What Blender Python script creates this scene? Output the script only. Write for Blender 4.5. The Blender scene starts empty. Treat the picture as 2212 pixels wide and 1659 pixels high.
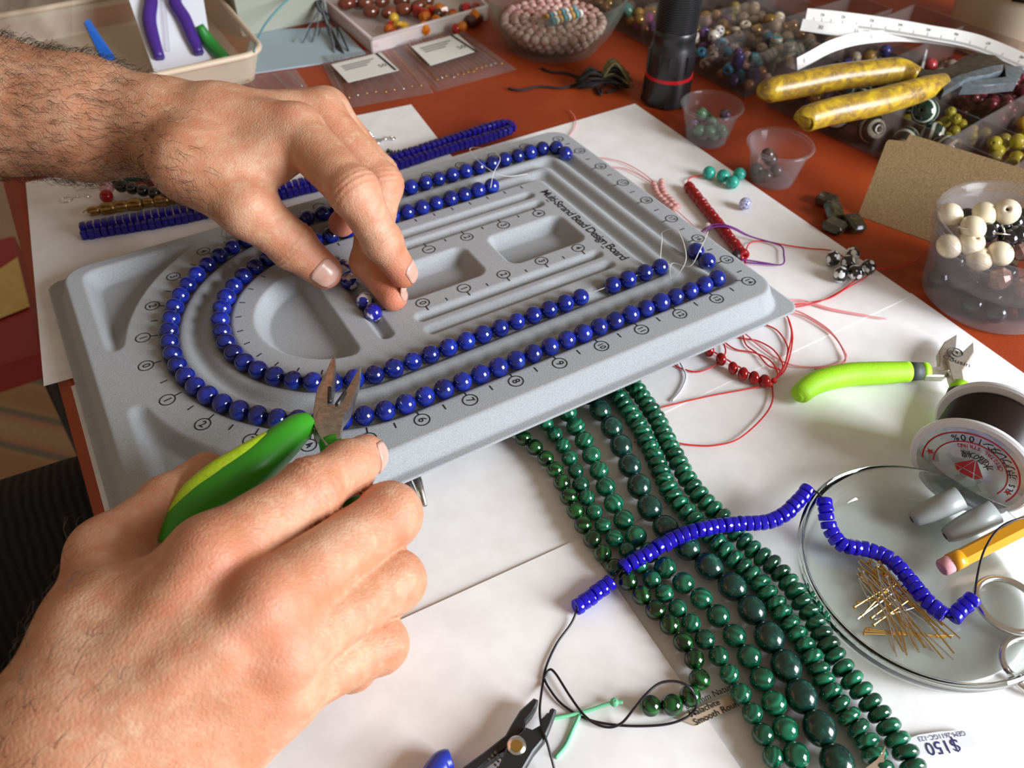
import bpy, bmesh, math, random
import numpy as np
from mathutils import Vector, Matrix

# ------------------------------------------------------------------ camera, light, exposure
sc = bpy.context.scene
COL = sc.collection
W, H, FPX = 2212.0, 1659.0, 1749.2
CAM = np.array([-156.11, -337.53, 311.45])                      # millimetres
ROT = np.array([[0.86315449, -0.50479328, 0.01216843],
                [-0.35492891, -0.62368731, -0.69644785],
                [0.35915149, 0.59682316, -0.71750423]])
S = 0.001                                                       # script works in mm, scene in metres
cd = bpy.data.cameras.new('camera'); cam = bpy.data.objects.new('camera', cd); COL.objects.link(cam)
cd.sensor_width = 36.0; cd.lens = 36.0 * FPX / W; cd.clip_start = 0.01; cd.clip_end = 30
cam.matrix_world = Matrix([[ROT[0][i], -ROT[1][i], -ROT[2][i], CAM[i] * S] for i in range(3)] + [[0, 0, 0, 1]])
cd.dof.use_dof = True; cd.dof.focus_distance = 0.36; cd.dof.aperture_fstop = 14.0
sc.camera = cam
world = bpy.data.worlds.new('room'); sc.world = world; world.use_nodes = True
bg = world.node_tree.nodes['Background']; bg.inputs[0].default_value = (1.0, 0.80, 0.60, 1); bg.inputs[1].default_value = 0.29
def area(name, loc, target, size, sizey, power, col):
    l = bpy.data.lights.new(name, 'AREA'); l.shape = 'RECTANGLE'; l.size = size; l.size_y = sizey; l.energy = power; l.color = col
    o = bpy.data.objects.new(name, l); COL.objects.link(o); o.location = loc
    o.rotation_euler = (Vector(target) - Vector(loc)).to_track_quat('-Z', 'Y').to_euler(); return o
area('window_daylight', (0.88, -1.36, 0.62), (0, 0, 0), 0.7, 0.85, 55, (0.88, 0.93, 1.0))
vs = sc.view_settings; vs.view_transform = 'Standard'; vs.look = 'None'; vs.gamma = 1.0; vs.use_curve_mapping = False; vs.exposure = 0.08

# ------------------------------------------------------------------ coordinates
def at(px, py, z=0.0):
    v = ROT.T @ np.array([(px - W / 2) / FPX, (py - H / 2) / FPX, 1.0]); s = (z - CAM[2]) / v[2]
    return CAM + s * v
TL = math.radians(2.5); BZ = 24.0
RB = np.array([[1, 0, 0], [0, math.cos(TL), math.sin(TL)], [0, -math.sin(TL), math.cos(TL)]])
def b2w(x, y, z=0.0): return RB @ np.array([x, y, z], float) + [0, 0, BZ]
def nrm(v): v = np.asarray(v, float); return v / (np.linalg.norm(v) + 1e-12)
rnd = random.Random(7)

# ------------------------------------------------------------------ materials
def mat(name, col=(.8, .8, .8), rough=.5, **k):
    m = bpy.data.materials.new(name); m.use_nodes = True
    b = m.node_tree.nodes['Principled BSDF']; b.inputs['Base Color'].default_value = (*col, 1); b.inputs['Roughness'].default_value = rough
    for a, v in k.items():
        b.inputs[{'metal': 'Metallic', 'trans': 'Transmission Weight', 'ior': 'IOR', 'sss': 'Subsurface Weight', 'coat': 'Coat Weight', 'spec': 'Specular IOR Level', 'sheen': 'Sheen Weight', 'alpha': 'Alpha'}[a]].default_value = v
    return m
def N(m, t, **kw):
    n = m.node_tree.nodes.new(t)
    for k, v in kw.items():
        if k in n.inputs.keys(): n.inputs[k].default_value = v
        else: setattr(n, k, v)
    return n
def L(m, a, b): m.node_tree.links.new(a, b)
def BS(m): return m.node_tree.nodes['Principled BSDF']
def ramp(m, fac, stops):
    r = N(m, 'ShaderNodeValToRGB'); e = r.color_ramp.elements
    while len(e) < len(stops): e.new(0.5)
    for i, (p, c) in enumerate(stops): e[i].position = p; e[i].color = (*c, 1) if len(c) == 3 else c
    L(m, fac, r.inputs['Fac']); return r.outputs['Color']
def coords(m, per_object=True, scale=1.0):
    tc = N(m, 'ShaderNodeTexCoord'); mp = N(m, 'ShaderNodeMapping'); mp.inputs['Scale'].default_value = (scale,) * 3 if not isinstance(scale, tuple) else scale
    L(m, tc.outputs['Object'], mp.inputs['Vector'])
    if per_object:
        oi = N(m, 'ShaderNodeObjectInfo'); mu = N(m, 'ShaderNodeMath', operation='MULTIPLY'); mu.inputs[1].default_value = 97.0
        L(m, oi.outputs['Random'], mu.inputs[0]); cb = N(m, 'ShaderNodeCombineXYZ')
        for i in range(3): L(m, mu.outputs[0], cb.inputs[i])
        L(m, cb.outputs[0], mp.inputs['Location'])
    return mp.outputs['Vector']
def noise(m, vec, scale, detail=3.0, rough=.5, dist=0.0):
    n = N(m, 'ShaderNodeTexNoise'); n.inputs['Scale'].default_value = scale; n.inputs['Detail'].default_value = detail
    n.inputs['Roughness'].default_value = rough; n.inputs['Distortion'].default_value = dist; L(m, vec, n.inputs['Vector']); return n.outputs['Fac']
def mixc(m, fac, a, b, mode='MIX'):
    x = N(m, 'ShaderNodeMix', data_type='RGBA', blend_type=mode)
    for v, i in ((a, 6), (b, 7)):
        if isinstance(v, tuple): x.inputs[i].default_value = (*v, 1)
        else: L(m, v, x.inputs[i])
    if isinstance(fac, float): x.inputs[0].default_value = fac
    else: L(m, fac, x.inputs[0])
    return x.outputs[2]
def bump(m, fac, strength, dist=.001):
    b = N(m, 'ShaderNodeBump'); b.inputs['Strength'].default_value = strength; b.inputs['Distance'].default_value = dist
    L(m, fac, b.inputs['Height']); L(m, b.outputs[0], BS(m).inputs['Normal'])
def two(name, c1, c2, scale, rough=.4, lo=.35, hi=.65, bmp=0, per=True, dist=0.0, det=3.0, **k):
    m = mat(name, c1, rough, **k); v = coords(m, per); f = noise(m, v, scale, det, .55, dist)
    L(m, ramp(m, f, [(lo, c1), (hi, c2)]), BS(m).inputs['Base Color'])
    if bmp: bump(m, f, bmp, .0006)
    return m
def glass(name, col=(1, 1, 1), rough=.0, alpha=1.0, ior=1.45):
    return mat(name, col, rough, trans=1.0, ior=ior)
def clear(name, col=(.9, .9, .92), a=.16, rough=.12):
    """thin clear plastic: mostly see-through with gloss"""
    m = bpy.data.materials.new(name); m.use_nodes = True; nt = m.node_tree; nt.nodes.clear()
    o = nt.nodes.new('ShaderNodeOutputMaterial'); t = nt.nodes.new('ShaderNodeBsdfTransparent'); t.inputs[0].default_value = (*[.55 + .45 * c for c in col], 1)
    p = nt.nodes.new('ShaderNodeBsdfPrincipled'); p.inputs['Base Color'].default_value = (*[c * (.45 if a < .15 else 1) for c in col], 1); p.inputs['Roughness'].default_value = rough; p.inputs['Specular IOR Level'].default_value = .9
    lw = nt.nodes.new('ShaderNodeLayerWeight'); lw.inputs[0].default_value = .35
    mr = nt.nodes.new('ShaderNodeMapRange'); mr.inputs['To Min'].default_value = a; mr.inputs['To Max'].default_value = min(1, a + .20)
    mx = nt.nodes.new('ShaderNodeMixShader'); nt.links.new(lw.outputs['Facing'], mr.inputs['Value']); nt.links.new(mr.outputs[0], mx.inputs[0])
    nt.links.new(t.outputs[0], mx.inputs[1]); nt.links.new(p.outputs[0], mx.inputs[2]); nt.links.new(mx.outputs[0], o.inputs[0]); return m

# ------------------------------------------------------------------ object helpers (all mm)
def tag(o, label=None, cat=None, group=None, kind=None):
    if label: o['label'] = label
    if cat: o['category'] = cat
    if group: o['group'] = group
    if kind: o['kind'] = kind
    return o
def link(name, me, m, parent=None, loc=None, basis=None, scale=1.0, smooth=True):
    o = bpy.data.objects.new(name, me); COL.objects.link(o)
    if m is not None and not me.materials: me.materials.append(m)
    elif m is not None and me.materials and me.materials[0] is not m:
        o.material_slots[0].link = 'OBJECT'; o.material_slots[0].material = m
    M = Matrix.Identity(4)
    if basis is not None:
        for i in range(3):
            for j in range(3): M[i][j] = basis[j][i]
    if isinstance(scale, (int, float)): scale = (scale,) * 3
    M = M @ Matrix.Diagonal((*scale, 1))
    if loc is not None: M.translation = Vector([c * S for c in loc])
    o.matrix_world = M
    if parent is not None: o.parent = parent; o.matrix_parent_inverse = parent.matrix_world.inverted() if False else pinv(parent)
    return o
PM = {}
def pinv(p):
    return PM.get(p.name, Matrix.Identity(4))
def empty(name, loc, label=None, cat=None, group=None):
    o = bpy.data.objects.new(name, None); COL.objects.link(o); o.location = [c * S for c in loc]; o.empty_display_size = .01
    PM[o.name] = Matrix.Translation(Vector([-c * S for c in loc]))
    return tag(o, label, cat, group)
def mesh(name, V, F, smooth=True, sharp=None):
    me = bpy.data.meshes.new(name); me.from_pydata([tuple(float(c) * S for c in v) for v in V], [], [tuple(f) for f in F]); me.update()
    if smooth: me.polygons.foreach_set('use_smooth', [True] * len(me.polygons))
    if sharp: me.set_sharp_from_angle(angle=math.radians(sharp))
    return me
def frame(ax, up=(0, 0, 1)):
    z = nrm(ax); u = np.asarray(up, float)
    if abs(np.dot(z, nrm(u))) > .98: u = np.array([1., 0, 0])
    x = nrm(np.cross(u, z)); return np.array([x, np.cross(z, x), z])
def lathe(name, prof, seg=32, cap0=False, cap1=False, smooth=True, sharp=35):
    V = []; F = []; n = len(prof)
    for r, z in prof:
        for i in range(seg):
            a = 2 * math.pi * i / seg; V.append((r * math.cos(a), r * math.sin(a), z))
    for j in range(n - 1):
        for i in range(seg):
            a = j * seg + i; b = j * seg + (i + 1) % seg; F.append((a, b, b + seg, a + seg))
    if cap0: F.append(tuple(range(seg))[::-1])
    if cap1: F.append(tuple(range((n - 1) * seg, n * seg)))
    ar = sum(prof[j][0] * prof[j + 1][1] - prof[j + 1][0] * prof[j][1] for j in range(n - 1))
    if ar < 0: F = [f_[::-1] for f_ in F]
    return mesh(name, V, F, smooth, sharp)
def catmull(P, k=8, closed=False):
    P = [np.asarray(p, float) for p in P]
    if len(P) < 3: return [P[0] + (P[-1] - P[0]) * i / k for i in range(k + 1)]
    Q = [P[-1]] + P + [P[0], P[1]] if closed else [2 * P[0] - P[1]] + P + [2 * P[-1] - P[-2]]
    out = []
    for i in range(1, len(Q) - 2):
        a, b, c, d = Q[i - 1:i + 3]
        for j in range(k):
            t = j / k; out.append(.5 * ((2 * b) + (c - a) * t + (2 * a - 5 * b + 4 * c - d) * t * t + (3 * b - a - 3 * c + d) * t ** 3))
    if not closed: out.append(Q[-2])
    return out
def tube_vf(path, r, seg=8, closed=False, caps=True, flat=None):
    """r: number or list; flat=(sx,sy) squashes the section"""
    V = []; F = []; n = len(path); path = [np.asarray(p, float) for p in path]
    up = np.array([0, 0, 1.]); R_ = r if hasattr(r, '__len__') else [r] * n; px = None
    for i, p in enumerate(path):
        a = path[(i - 1) % n] if (closed or i) else p; b = path[(i + 1) % n] if (closed or i < n - 1) else p
        t = nrm(b - a)
        if px is None: f = frame(t); x = f[0]
        else: x = nrm(px - t * np.dot(px, t))
        y = np.cross(t, x); px = x
        sx, sy = flat if flat else (1, 1)
        for k in range(seg):
            w = 2 * math.pi * k / seg; V.append(p + R_[i] * (sx * x * math.cos(w) + sy * y * math.sin(w)))
    m = n if closed else n - 1
    for i in range(m):
        for k in range(seg):
            a = i * seg + k; b = i * seg + (k + 1) % seg; c = ((i + 1) % n) * seg + (k + 1) % seg; d = ((i + 1) % n) * seg + k
            F.append((a, b, c, d))
    if caps and not closed: F.append(tuple(range(seg))[::-1]); F.append(tuple(range((n - 1) * seg, n * seg)))
    return V, F
def tube(name, path, r, m, parent=None, seg=8, closed=False, k=0, flat=None):
    p = catmull(path, k, closed) if k else path
    if hasattr(r, '__len__') and k:
        r = list(np.interp(np.linspace(0, 1, len(p)), np.linspace(0, 1, len(r)), r))
    return link(name, mesh(name, *tube_vf(p, r, seg, closed, flat=flat)), m, parent)
def join_vf(parts):
    V = []; F = []
    for v, f in parts:
        o = len(V); V += list(v); F += [tuple(i + o for i in q) for q in f]
    return V, F
def prism_vf(poly, z0, z1, bev=0.0):
    """extruded outline in local xy with optional top/bottom chamfer"""
    n = len(poly); P = np.array(poly, float)
    ar = sum(P[i][0] * P[(i + 1) % n][1] - P[(i + 1) % n][0] * P[i][1] for i in range(n))
    if ar < 0: P = P[::-1]
    rings = [(P, z0), (P, z1)]
    if bev:
        nx = np.roll(P, -1, 0) - P; pv = P - np.roll(P, 1, 0)
        e1 = np.stack([nx[:, 1], -nx[:, 0]], 1); e2 = np.stack([pv[:, 1], -pv[:, 0]], 1)
        e1 /= np.linalg.norm(e1, axis=1)[:, None] + 1e-9; e2 /= np.linalg.norm(e2, axis=1)[:, None] + 1e-9
        nn = e1 + e2; nn /= np.maximum(np.sum(nn * nn, 1), .5)[:, None] / 2; Q = P - nn * bev
        rings = [(Q, z0), (P, z0 + bev), (P, z1 - bev), (Q, z1)]
    V = [(*p, z) for ring, z in rings for p in ring]; F = [tuple(range(n))[::-1]]
    for j in range(len(rings) - 1):
        for i in range(n):
            a = j * n + i; b = j * n + (i + 1) % n; F.append((a, b, b + n, a + n))
    F.append(tuple(range((len(rings) - 1) * n, len(rings) * n))); return V, F
def xform(VF, loc, B):
    V, F = VF; B = np.asarray(B, float); return [np.asarray(loc, float) + np.asarray(v, float) @ B for v in V], F
def box_vf(a, b, bev=0.0):
    return prism_vf([(a[0], a[1]), (b[0], a[1]), (b[0], b[1]), (a[0], b[1])], a[2], b[2], bev)
def put(name, VF, m, parent=None, smooth=True, sharp=40, loc=None, basis=None):
    if loc is not None: VF = xform(VF, loc, basis if basis is not None else np.eye(3))
    return link(name, mesh(name, *VF, smooth=smooth, sharp=sharp), m, parent)
def rrect(x0, x1, y0, y1, r, k=5):
    out = []
    for cx, cy, a0 in ((x1 - r, y1 - r, 0), (x0 + r, y1 - r, 90), (x0 + r, y0 + r, 180), (x1 - r, y0 + r, 270)):
        for i in range(k + 1):
            a = math.radians(a0 + 90 * i / k); out.append((cx + r * math.cos(a), cy + r * math.sin(a)))
    return out
_txt = {}
def text(name, s, size, loc, X, Y, m, parent=None, align='CENTER', off=.25, bold=0.0, spacing=1.0):
    """flat lettering lying in the plane X,Y at loc (mm), size = cap size in mm"""
    key = (s, align, bold, spacing)
    if key not in _txt:
        c = bpy.data.curves.new('t', 'FONT'); c.body = s; c.size = 1.0; c.align_x = align; c.align_y = 'CENTER'; c.resolution_u = 3; c.offset = bold; c.space_character = spacing
        o = bpy.data.objects.new('t', c); COL.objects.link(o); dg = bpy.context.evaluated_depsgraph_get()
        me = bpy.data.meshes.new_from_object(o.evaluated_get(dg)); bpy.data.objects.remove(o); bpy.data.curves.remove(c); _txt[key] = me
    src = _txt[key]; n = len(src.vertices); co = np.zeros(n * 3); src.vertices.foreach_get('co', co); co = co.reshape(-1, 3)
    X = nrm(X); Y = nrm(Y); Zn = np.cross(X, Y); V = np.asarray(loc) + off * Zn + size * (co[:, :1] * X + co[:, 1:2] * Y)
    me = mesh(name, V, [tuple(p.vertices) for p in src.polygons], smooth=False)
    return link(name, me, m, parent) if m else me

# ------------------------------------------------------------------ shared materials
M = {}
M['paper'] = two('white_paper', (.83, .81, .80), (.90, .89, .88), 60, .75, per=False)
M['print'] = mat('black_print', (.015, .015, .017), .6)
m = M['table'] = mat('varnished_red_brown_table', (.35, .06, .02), .5, spec=.3); v = coords(m, False, (1, 1, 1))
f = noise(m, v, 9, 5, .6); f2 = noise(m, v, 900, 2, .6)
c = mixc(m, f2, ramp(m, f, [(.3, (.23, .028, .010)), (.7, (.36, .058, .014))]), (.46, .10, .04)); 
rr = ramp(m, f2, [(.45, (0, 0, 0)), (.9, (.5, .5, .5))]); L(m, mixc(m, rr, ramp(m, f, [(.3, (.25, .026, .006)), (.7, (.38, .058, .009))]), (.5, .11, .04)), BS(m).inputs['Base Color']); bump(m, f2, .25, .0004)
m = M['board'] = mat('grey_flocked_plastic', (.34, .355, .37), .95, spec=.15, sheen=.25); v = coords(m, False)
f = noise(m, v, 1400, 2, .7); L(m, ramp(m, f, [(.3, (.30, .315, .33)), (.7, (.40, .415, .43))]), BS(m).inputs['Base Color']); bump(m, f, .35, .0004)
m = M['lapis'] = mat('polished_lapis', (.01, .03, .35), .16, coat=.5); v = coords(m, True, 1000.)
f = noise(m, v, .9, 4, .6, .6); f2 = noise(m, v, 4.5, 3, .7); f3 = noise(m, v, 1.8, 4, .7, 1.2)
base = ramp(m, f, [(.28, (.003, .006, .06)), (.45, (.005, .014, .18)), (.6, (.007, .022, .31)), (.78, (.016, .07, .30))])
c = mixc(m, ramp(m, f3, [(.60, (0, 0, 0)), (.72, (.75, .75, .75))]), base, (.016, .08, .25)); c = mixc(m, ramp(m, f2, [(.70, (0, 0, 0)), (.78, (.8, .8, .8))]), c, (.16, .18, .22))
oi = N(m, 'ShaderNodeObjectInfo'); c = mixc(m, ramp(m, oi.outputs['Random'], [(0, (.55, .55, .6)), (1, (1.25, 1.2, 1.2))]), (0., 0., 0.), c); L(m, c, BS(m).inputs['Base Color'])
M['clearthread'] = mat('clear_thread', (.85, .85, .82), .2, alpha=.7)

# ------------------------------------------------------------------ shared bead shapes (unit radius 1 mm, axis z)
def bead_mesh(name, r=1.0, hole=.13, flat=1.0, seg=20, rings=11, pw=2.0):
    prof = [(hole * .8, -flat * .6)]; a0 = math.asin(hole)
    for i in range(rings + 1):
        a = a0 + (math.pi - 2 * a0) * i / rings
        s, c_ = math.sin(a), -math.cos(a)
        prof.append((abs(s) ** (2 / pw), math.copysign(abs(c_) ** (2 / pw), c_) * flat))
    prof.append((hole * .8, flat * .6)); prof.append((hole * .8, -flat * .6))
    return lathe(name, [(p * r, q * r) for p, q in prof], seg, sharp=None)
BEAD = bead_mesh('round_bead'); ROND = bead_mesh('rondelle_bead', flat=.52, pw=2.6, rings=9); 
# ------------------------------------------------------------------ table, floor, papers
def quad_sheet(name, c, ux, w, h, z, label, thick=.25, curl=0.0):
    """sheet: corner c, unit dir ux, width along ux, height along -perp"""
    ux = nrm(ux); uy = np.array([ux[1], -ux[0]]); n = 14; V = []; F = []
    for j in range(n + 1):
        for i in range(n + 1):
            p = np.array(c) + ux * w * i / n + uy * h * j / n
            e = min(i, n - i, j, n - j) / n; V.append((p[0], p[1], z + .15 * math.sin(i * .9 + j * .7) * (e > .1)))
    m_ = (n + 1)
    for j in range(n):
        for i in range(n): a = j * m_ + i; F.append((a, a + m_, a + m_ + 1, a + 1))
    o = link(name, mesh(name, V, F, smooth=False), M['paper']); so = o.modifiers.new('t', 'SOLIDIFY'); so.thickness = thick * S; so.offset = -1
    return tag(o, label, 'paper sheet')
t = empty('table', (300, 0, -720), 'red-brown varnished wooden table the bead board lies on', 'table')
put('tabletop', box_vf((-211, -700, -32), (1000, 560, 0), 7), M['table'], t)
for x in (-150, 940):
    for y in (-640, 500): put('leg', box_vf((x - 28, y - 28, -720), (x + 28, y + 28, -32), 3), M['table'], t)
quad_sheet('paper_sheet', (-204, 35), (1, -.01), 239, 216, .6, 'white paper sheet under the left half of the grey bead board')
quad_sheet('paper_sheet', (-196, 257), (286, -27), 284, 216, .9, 'white paper sheet at the back left under the clasped strands')
quad_sheet('paper_sheet', (29.5, 143), (1, .008), 216, 279, .65, 'white paper sheet under the teal and polka dot beads')
quad_sheet('paper_sheet', (-40, -128), (1, -.014), 289, 216, .3, 'white paper sheet under the lime green wire cutters')
quad_sheet('paper_sheet', (-238, -169), (1, -.045), 216, 279, 1.9, 'white paper sheet beneath the black crimping pliers', thick=.6)

# ------------------------------------------------------------------ bead board
def board_height(x, y):
    ay = np.abs(y)
    def srect(x0, x1, y0, y1, r):
        qx = np.abs(x - (x0 + x1) / 2) - (x1 - x0) / 2 + r; qy = np.abs(y - (y0 + y1) / 2) - (y1 - y0) / 2 + r
        return np.hypot(np.maximum(qx, 0), np.maximum(qy, 0)) + np.minimum(np.maximum(qx, qy), 0) - r
    def smax(a, b, k): h_ = np.clip(.5 + .5 * (a - b) / k, 0, 1); return b * (1 - h_) + a * h_ + k * h_ * (1 - h_)
    def step(d, w): t_ = np.clip(-d / w, 0, 1); return t_ * t_ * (3 - 2 * t_)
    r = np.hypot(x + 62, y); xr = x - 42.0
    u = np.where(x < -62, r, smax(ay, xr, 6.0))
    z = np.where((u > 57.5) & (u < 96.5), -2.25 * (1 + np.cos(2 * math.pi * (u - 90) / 13.0)), 0.0)
    ridge = np.exp(-((u - 83.5) / 2.2) ** 2) + np.exp(-((u - 70.5) / 2.2) ** 2); z = z - .9 * ridge
    def pocket(d, dep, w):
        nonlocal z
        z = np.minimum(z, -dep * step(d, w))
    pocket(srect(-33, 21, -16.5, 16.5, 7), 9.5, 5.5); pocket(srect(35, 88.5, -17.5, 16.5, 7), 9.5, 5.5)
    pocket(srect(-56.5, -47, -40, 47, 4.5), 4.2, 4.2)
    for s_ in (-1, 1):
        pocket(srect(-34, 88, s_ * 32.5 - 4.6, s_ * 32.5 + 4.6, 4.6), 4.0, 4.6); pocket(srect(-34, 88, s_ * 44.5 - 4.6, s_ * 44.5 + 4.6, 4.6), 4.0, 4.6)
        d = smax(smax(-(x + 181), s_ * y - 105, 10), 112 - r, 10); d = smax(smax(d, 20 - s_ * y, 8), x + 108, 8); pocket(d, 9.5, 7)
    pocket(smax(np.hypot(x + 66, y) - 43.5, x + 67, 7), 9.5, 7)
    e = srect(-191.5, 153, -113.5, 113.5, 15)
    t_ = np.clip((e + 2.5) / 6.5, 0, 1); fall = t_ * t_ * (3 - 2 * t_)
    return z * (1 - fall) - 11.5 * fall, srect(-201, 162, -122.5, 122.5, 9)
g = .9; xs = np.arange(-201.3, 162.6, g); ys = np.arange(-122.9, 123.2, g); XX, YY = np.meshgrid(xs, ys); ZZ, EE = board_height(XX, YY)
nx, ny = len(xs), len(ys); keep = EE < .25
Vb = (np.stack([XX, YY, ZZ], -1).reshape(-1, 3)) @ RB.T + [0, 0, BZ]
idx = np.arange(nx * ny).reshape(ny, nx); q = np.stack([idx[:-1, :-1], idx[:-1, 1:], idx[1:, 1:], idx[1:, :-1]], -1)
kq = keep[:-1, :-1] & keep[:-1, 1:] & keep[1:, 1:] & keep[1:, :-1]; q = q[kq]
used = np.unique(q); remap = -np.ones(nx * ny, int); remap[used] = np.arange(len(used))
board = empty('bead_board', b2w(0, 0, -12), 'grey flocked bead design board with grooves and inch numbers', 'bead board')
me = bpy.data.meshes.new('tray_body'); Vu = Vb[used] * S; Fu = remap[q]
me.vertices.add(len(Vu)); me.vertices.foreach_set('co', Vu.ravel()); me.loops.add(Fu.size); me.loops.foreach_set('vertex_index', Fu.ravel()); me.polygons.add(len(Fu))
me.polygons.foreach_set('loop_start', np.arange(0, Fu.size, 4)); me.polygons.foreach_set('loop_total', np.full(len(Fu), 4)); me.update(); me.polygons.foreach_set('use_smooth', [True] * len(Fu))
o = link('tray_body', me, M['board'], board); so = o.modifiers.new('t', 'SOLIDIFY'); so.thickness = 1.1 * S; so.offset = -1
def bdir(x, y): return RB @ np.array([x, y, 0.])
def mark(s, x, y, ang, tick):
    """circled number with leader tick; ang turns the up direction away from +x; tick = direction of the leader"""
    a = math.radians(ang); upv = (math.cos(a), math.sin(a)); rt = (math.sin(a), -math.cos(a)); parts = []
    n = 28
    V = []; F = []
    for i in range(n):
        w = 2 * math.pi * i / n
        for rr_ in (3.35, 3.95): V.append(b2w(x + rr_ * math.cos(w), y + rr_ * math.sin(w), .12))
    for i in range(n): k = (i + 1) % n; F.append((2 * i, 2 * i + 1, 2 * k + 1, 2 * k))
    tx, ty = nrm(tick); px_, py_ = -ty, tx
    V2 = [b2w(x + tx * d + px_ * s_, y + ty * d + py_ * s_, .12) for d, s_ in ((3.6, -.35), (7.4, -.35), (7.4, .35), (3.6, .35))]
    o = put('number_mark', join_vf([(V, F), (V2, [(0, 1, 2, 3)])]), M['print'], board, smooth=False, sharp=None)
    text('numeral', s, 5.6 if len(s) == 1 else 4.6, b2w(x, y, 0), bdir(*rt), bdir(*upv), M['print'], o, off=.12, bold=.012)
ticks = []
def tick(x, y, dx, dy, ln=3.6):
    dx, dy = nrm((dx, dy)); V2 = [b2w(x + dx * d - dy * s_, y + dy * d + dx * s_, .12) for d, s_ in ((0, -.35), (ln, -.35), (ln, .35), (0, .35))]; ticks.append((V2, [(0, 1, 2, 3)]))
for s_ in (-1, 1):
    for k in range(1 if s_ == 1 else 0, 6):
        a = math.radians(180 - s_ * (15 * k) + (-2 if k < 1 else 0)); 
        mark(str(k), -62 + 103.5 * math.cos(a), 103.5 * math.sin(a), (0, 8, 30, 45, 30, 10)[k] if s_ < 0 else 0, (-math.cos(a), -math.sin(a)))
        a = math.radians(180 - s_ * (15 * k + 7.5)); tick(-62 + 97.5 * math.cos(a), 97.5 * math.sin(a), math.cos(a), math.sin(a))
    for k in range(6, 14):
        x = -62.6 + 25.4 * (k - 6); mark(str(k), x, s_ * 101.6, 0, (0, -s_)); tick(x + 12.7, s_ * 97.6, 0, s_)
    mark('14', 141, s_ * 98.5, 0, (-.75, -s_ * .6))
    for k in range(1, 4):
        mark(str(18 - k), 144.6, s_ * 25.4 * k, 0, (-1, 0)); tick(141, s_ * (25.4 * k - 12.7), 1, 0)
    tick(141, s_ * 88.9, 1, 0)
    for k in range(0, 5):
        x = 26.9 + 25.4 * (k - 2); mark(str(k), x, s_ * 22.1, 0, (0, s_)); 
        if k < 4: tick(x + 12.7, s_ * 24.5, 0, s_, 2.6)
    for k in range(0, 12): tick(-55 + 12.7 * k, s_ * 56.5, 0, -s_, 3.2) if s_ > 0 else None
    for k in range(0, 5): a = math.radians(180 - s_ * (13 * k + 6)); tick(-62 + 56.5 * math.cos(a), 56.5 * math.sin(a), -math.cos(a), -math.sin(a), 3.2)
mark('18', 144.6, 0, 0, (-1, 0))
o = put('tick_marks', join_vf(ticks), M['print'], board, smooth=False, sharp=None)
text('printed_title', 'Multi-Strand Bead Design Board', 8.1, b2w(94.6, -1, 0), bdir(0, -1), bdir(1, 0), M['print'], board, off=.12, bold=.014, spacing=.87)
for s_, sz, x_, y_ in (('y', 7.5, -41.2, -16.6), ('n', 5.0, -36.3, -20.0)): text('printed_letter', s_, sz, b2w(x_, y_, 0), bdir(.25, -1), bdir(1, .25), M['print'], board, off=.12, bold=.01)
for y in (32, -29): o = put('title_rule', ([b2w(90 + a, y + b, .12) for a, b in ((0, -1.6), (.6, -1.6), (.6, 1.6), (0, 1.6))], [(0, 1, 2, 3)]), M['print'], board, smooth=False, sharp=None)

# ------------------------------------------------------------------ strands
def walk(path, step, start=0.0):
    """points and tangents every step mm (step may be a list) along a dense path"""
    P = np.array(path); d = np.r_[0, np.cumsum(np.linalg.norm(np.diff(P, axis=0), axis=1))]; out = []; s = start; i = 0
    while s <= d[-1]:
        p = np.array([np.interp(s, d, P[:, k]) for k in range(3)]); e = min(s + 1.5, d[-1]); b = max(s - 1.5, 0)
        tdir = nrm([np.interp(e, d, P[:, k]) - np.interp(b, d, P[:, k]) for k in range(3)]); out.append((p, tdir))
        s += step[i % len(step)] if hasattr(step, '__len__') else step; i += 1
    return out
def strand(root, pts, me, r, m, jit=.06, tilt=.12, part='bead', ax=None, rj=.02):
    for i, (p, tdir) in enumerate(pts):
        B = frame(nrm(tdir + np.array([rnd.gauss(0, tilt) for _ in range(3)]))); a = rnd.random() * 6.28
        x = B[0] * math.cos(a) + B[1] * math.sin(a); B = np.array([x, np.cross(B[2], x), B[2]])
        rr_ = (r[i % len(r)] if hasattr(r, '__len__') else r) * (1 + rnd.gauss(0, rj))
        link(part, me, m[i % len(m)] if isinstance(m, list) else m, root, p + np.array([rnd.gauss(0, jit), rnd.gauss(0, jit), 0]), B, rr_)
def upath(u, seq): return seq
lz = 1.75
def arc(rad, a0, a1, n=40): return [b2w(-62 + rad * math.cos(math.radians(a0 + (a1 - a0) * i / n)), rad * math.sin(math.radians(a0 + (a1 - a0) * i / n)), lz) for i in range(n + 1)]
outer = [b2w(132, 75.5, lz), b2w(131.5, 85, lz), b2w(126, 89.6, lz)] + [b2w(x, 90, lz) for x in range(118, -62, -10)] + arc(90, 90, 270) + [b2w(x, -90, lz) for x in range(-52, 124, 10)] + [b2w(130.5, -88.5, lz)]
lap = empty('lapis_strand', b2w(0, -90, -3), 'long strand of round lapis blue beads in the outer board groove', 'bead strand', 'lapis strands on the bead board')
pts = walk(outer, 10.08); strand(lap, pts, BEAD, [5.0, 4.95, 5.0, 5.05, 4.9], M['lapis'])
tail = [(b2w(131.8, -73.5, lz), nrm(bdir(.3, 1))), (b2w(132.6, -62.2, lz), nrm(bdir(.6, 1)))]; strand(lap, tail, BEAD, 5.0, M['lapis'])
inner = [b2w(67.5, 64, lz)] + [b2w(x, 64, lz) for x in range(57, -62, -10)] + arc(64, 90, 270) + [b2w(x, -64, lz) for x in range(-52, 62, 10)]
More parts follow.
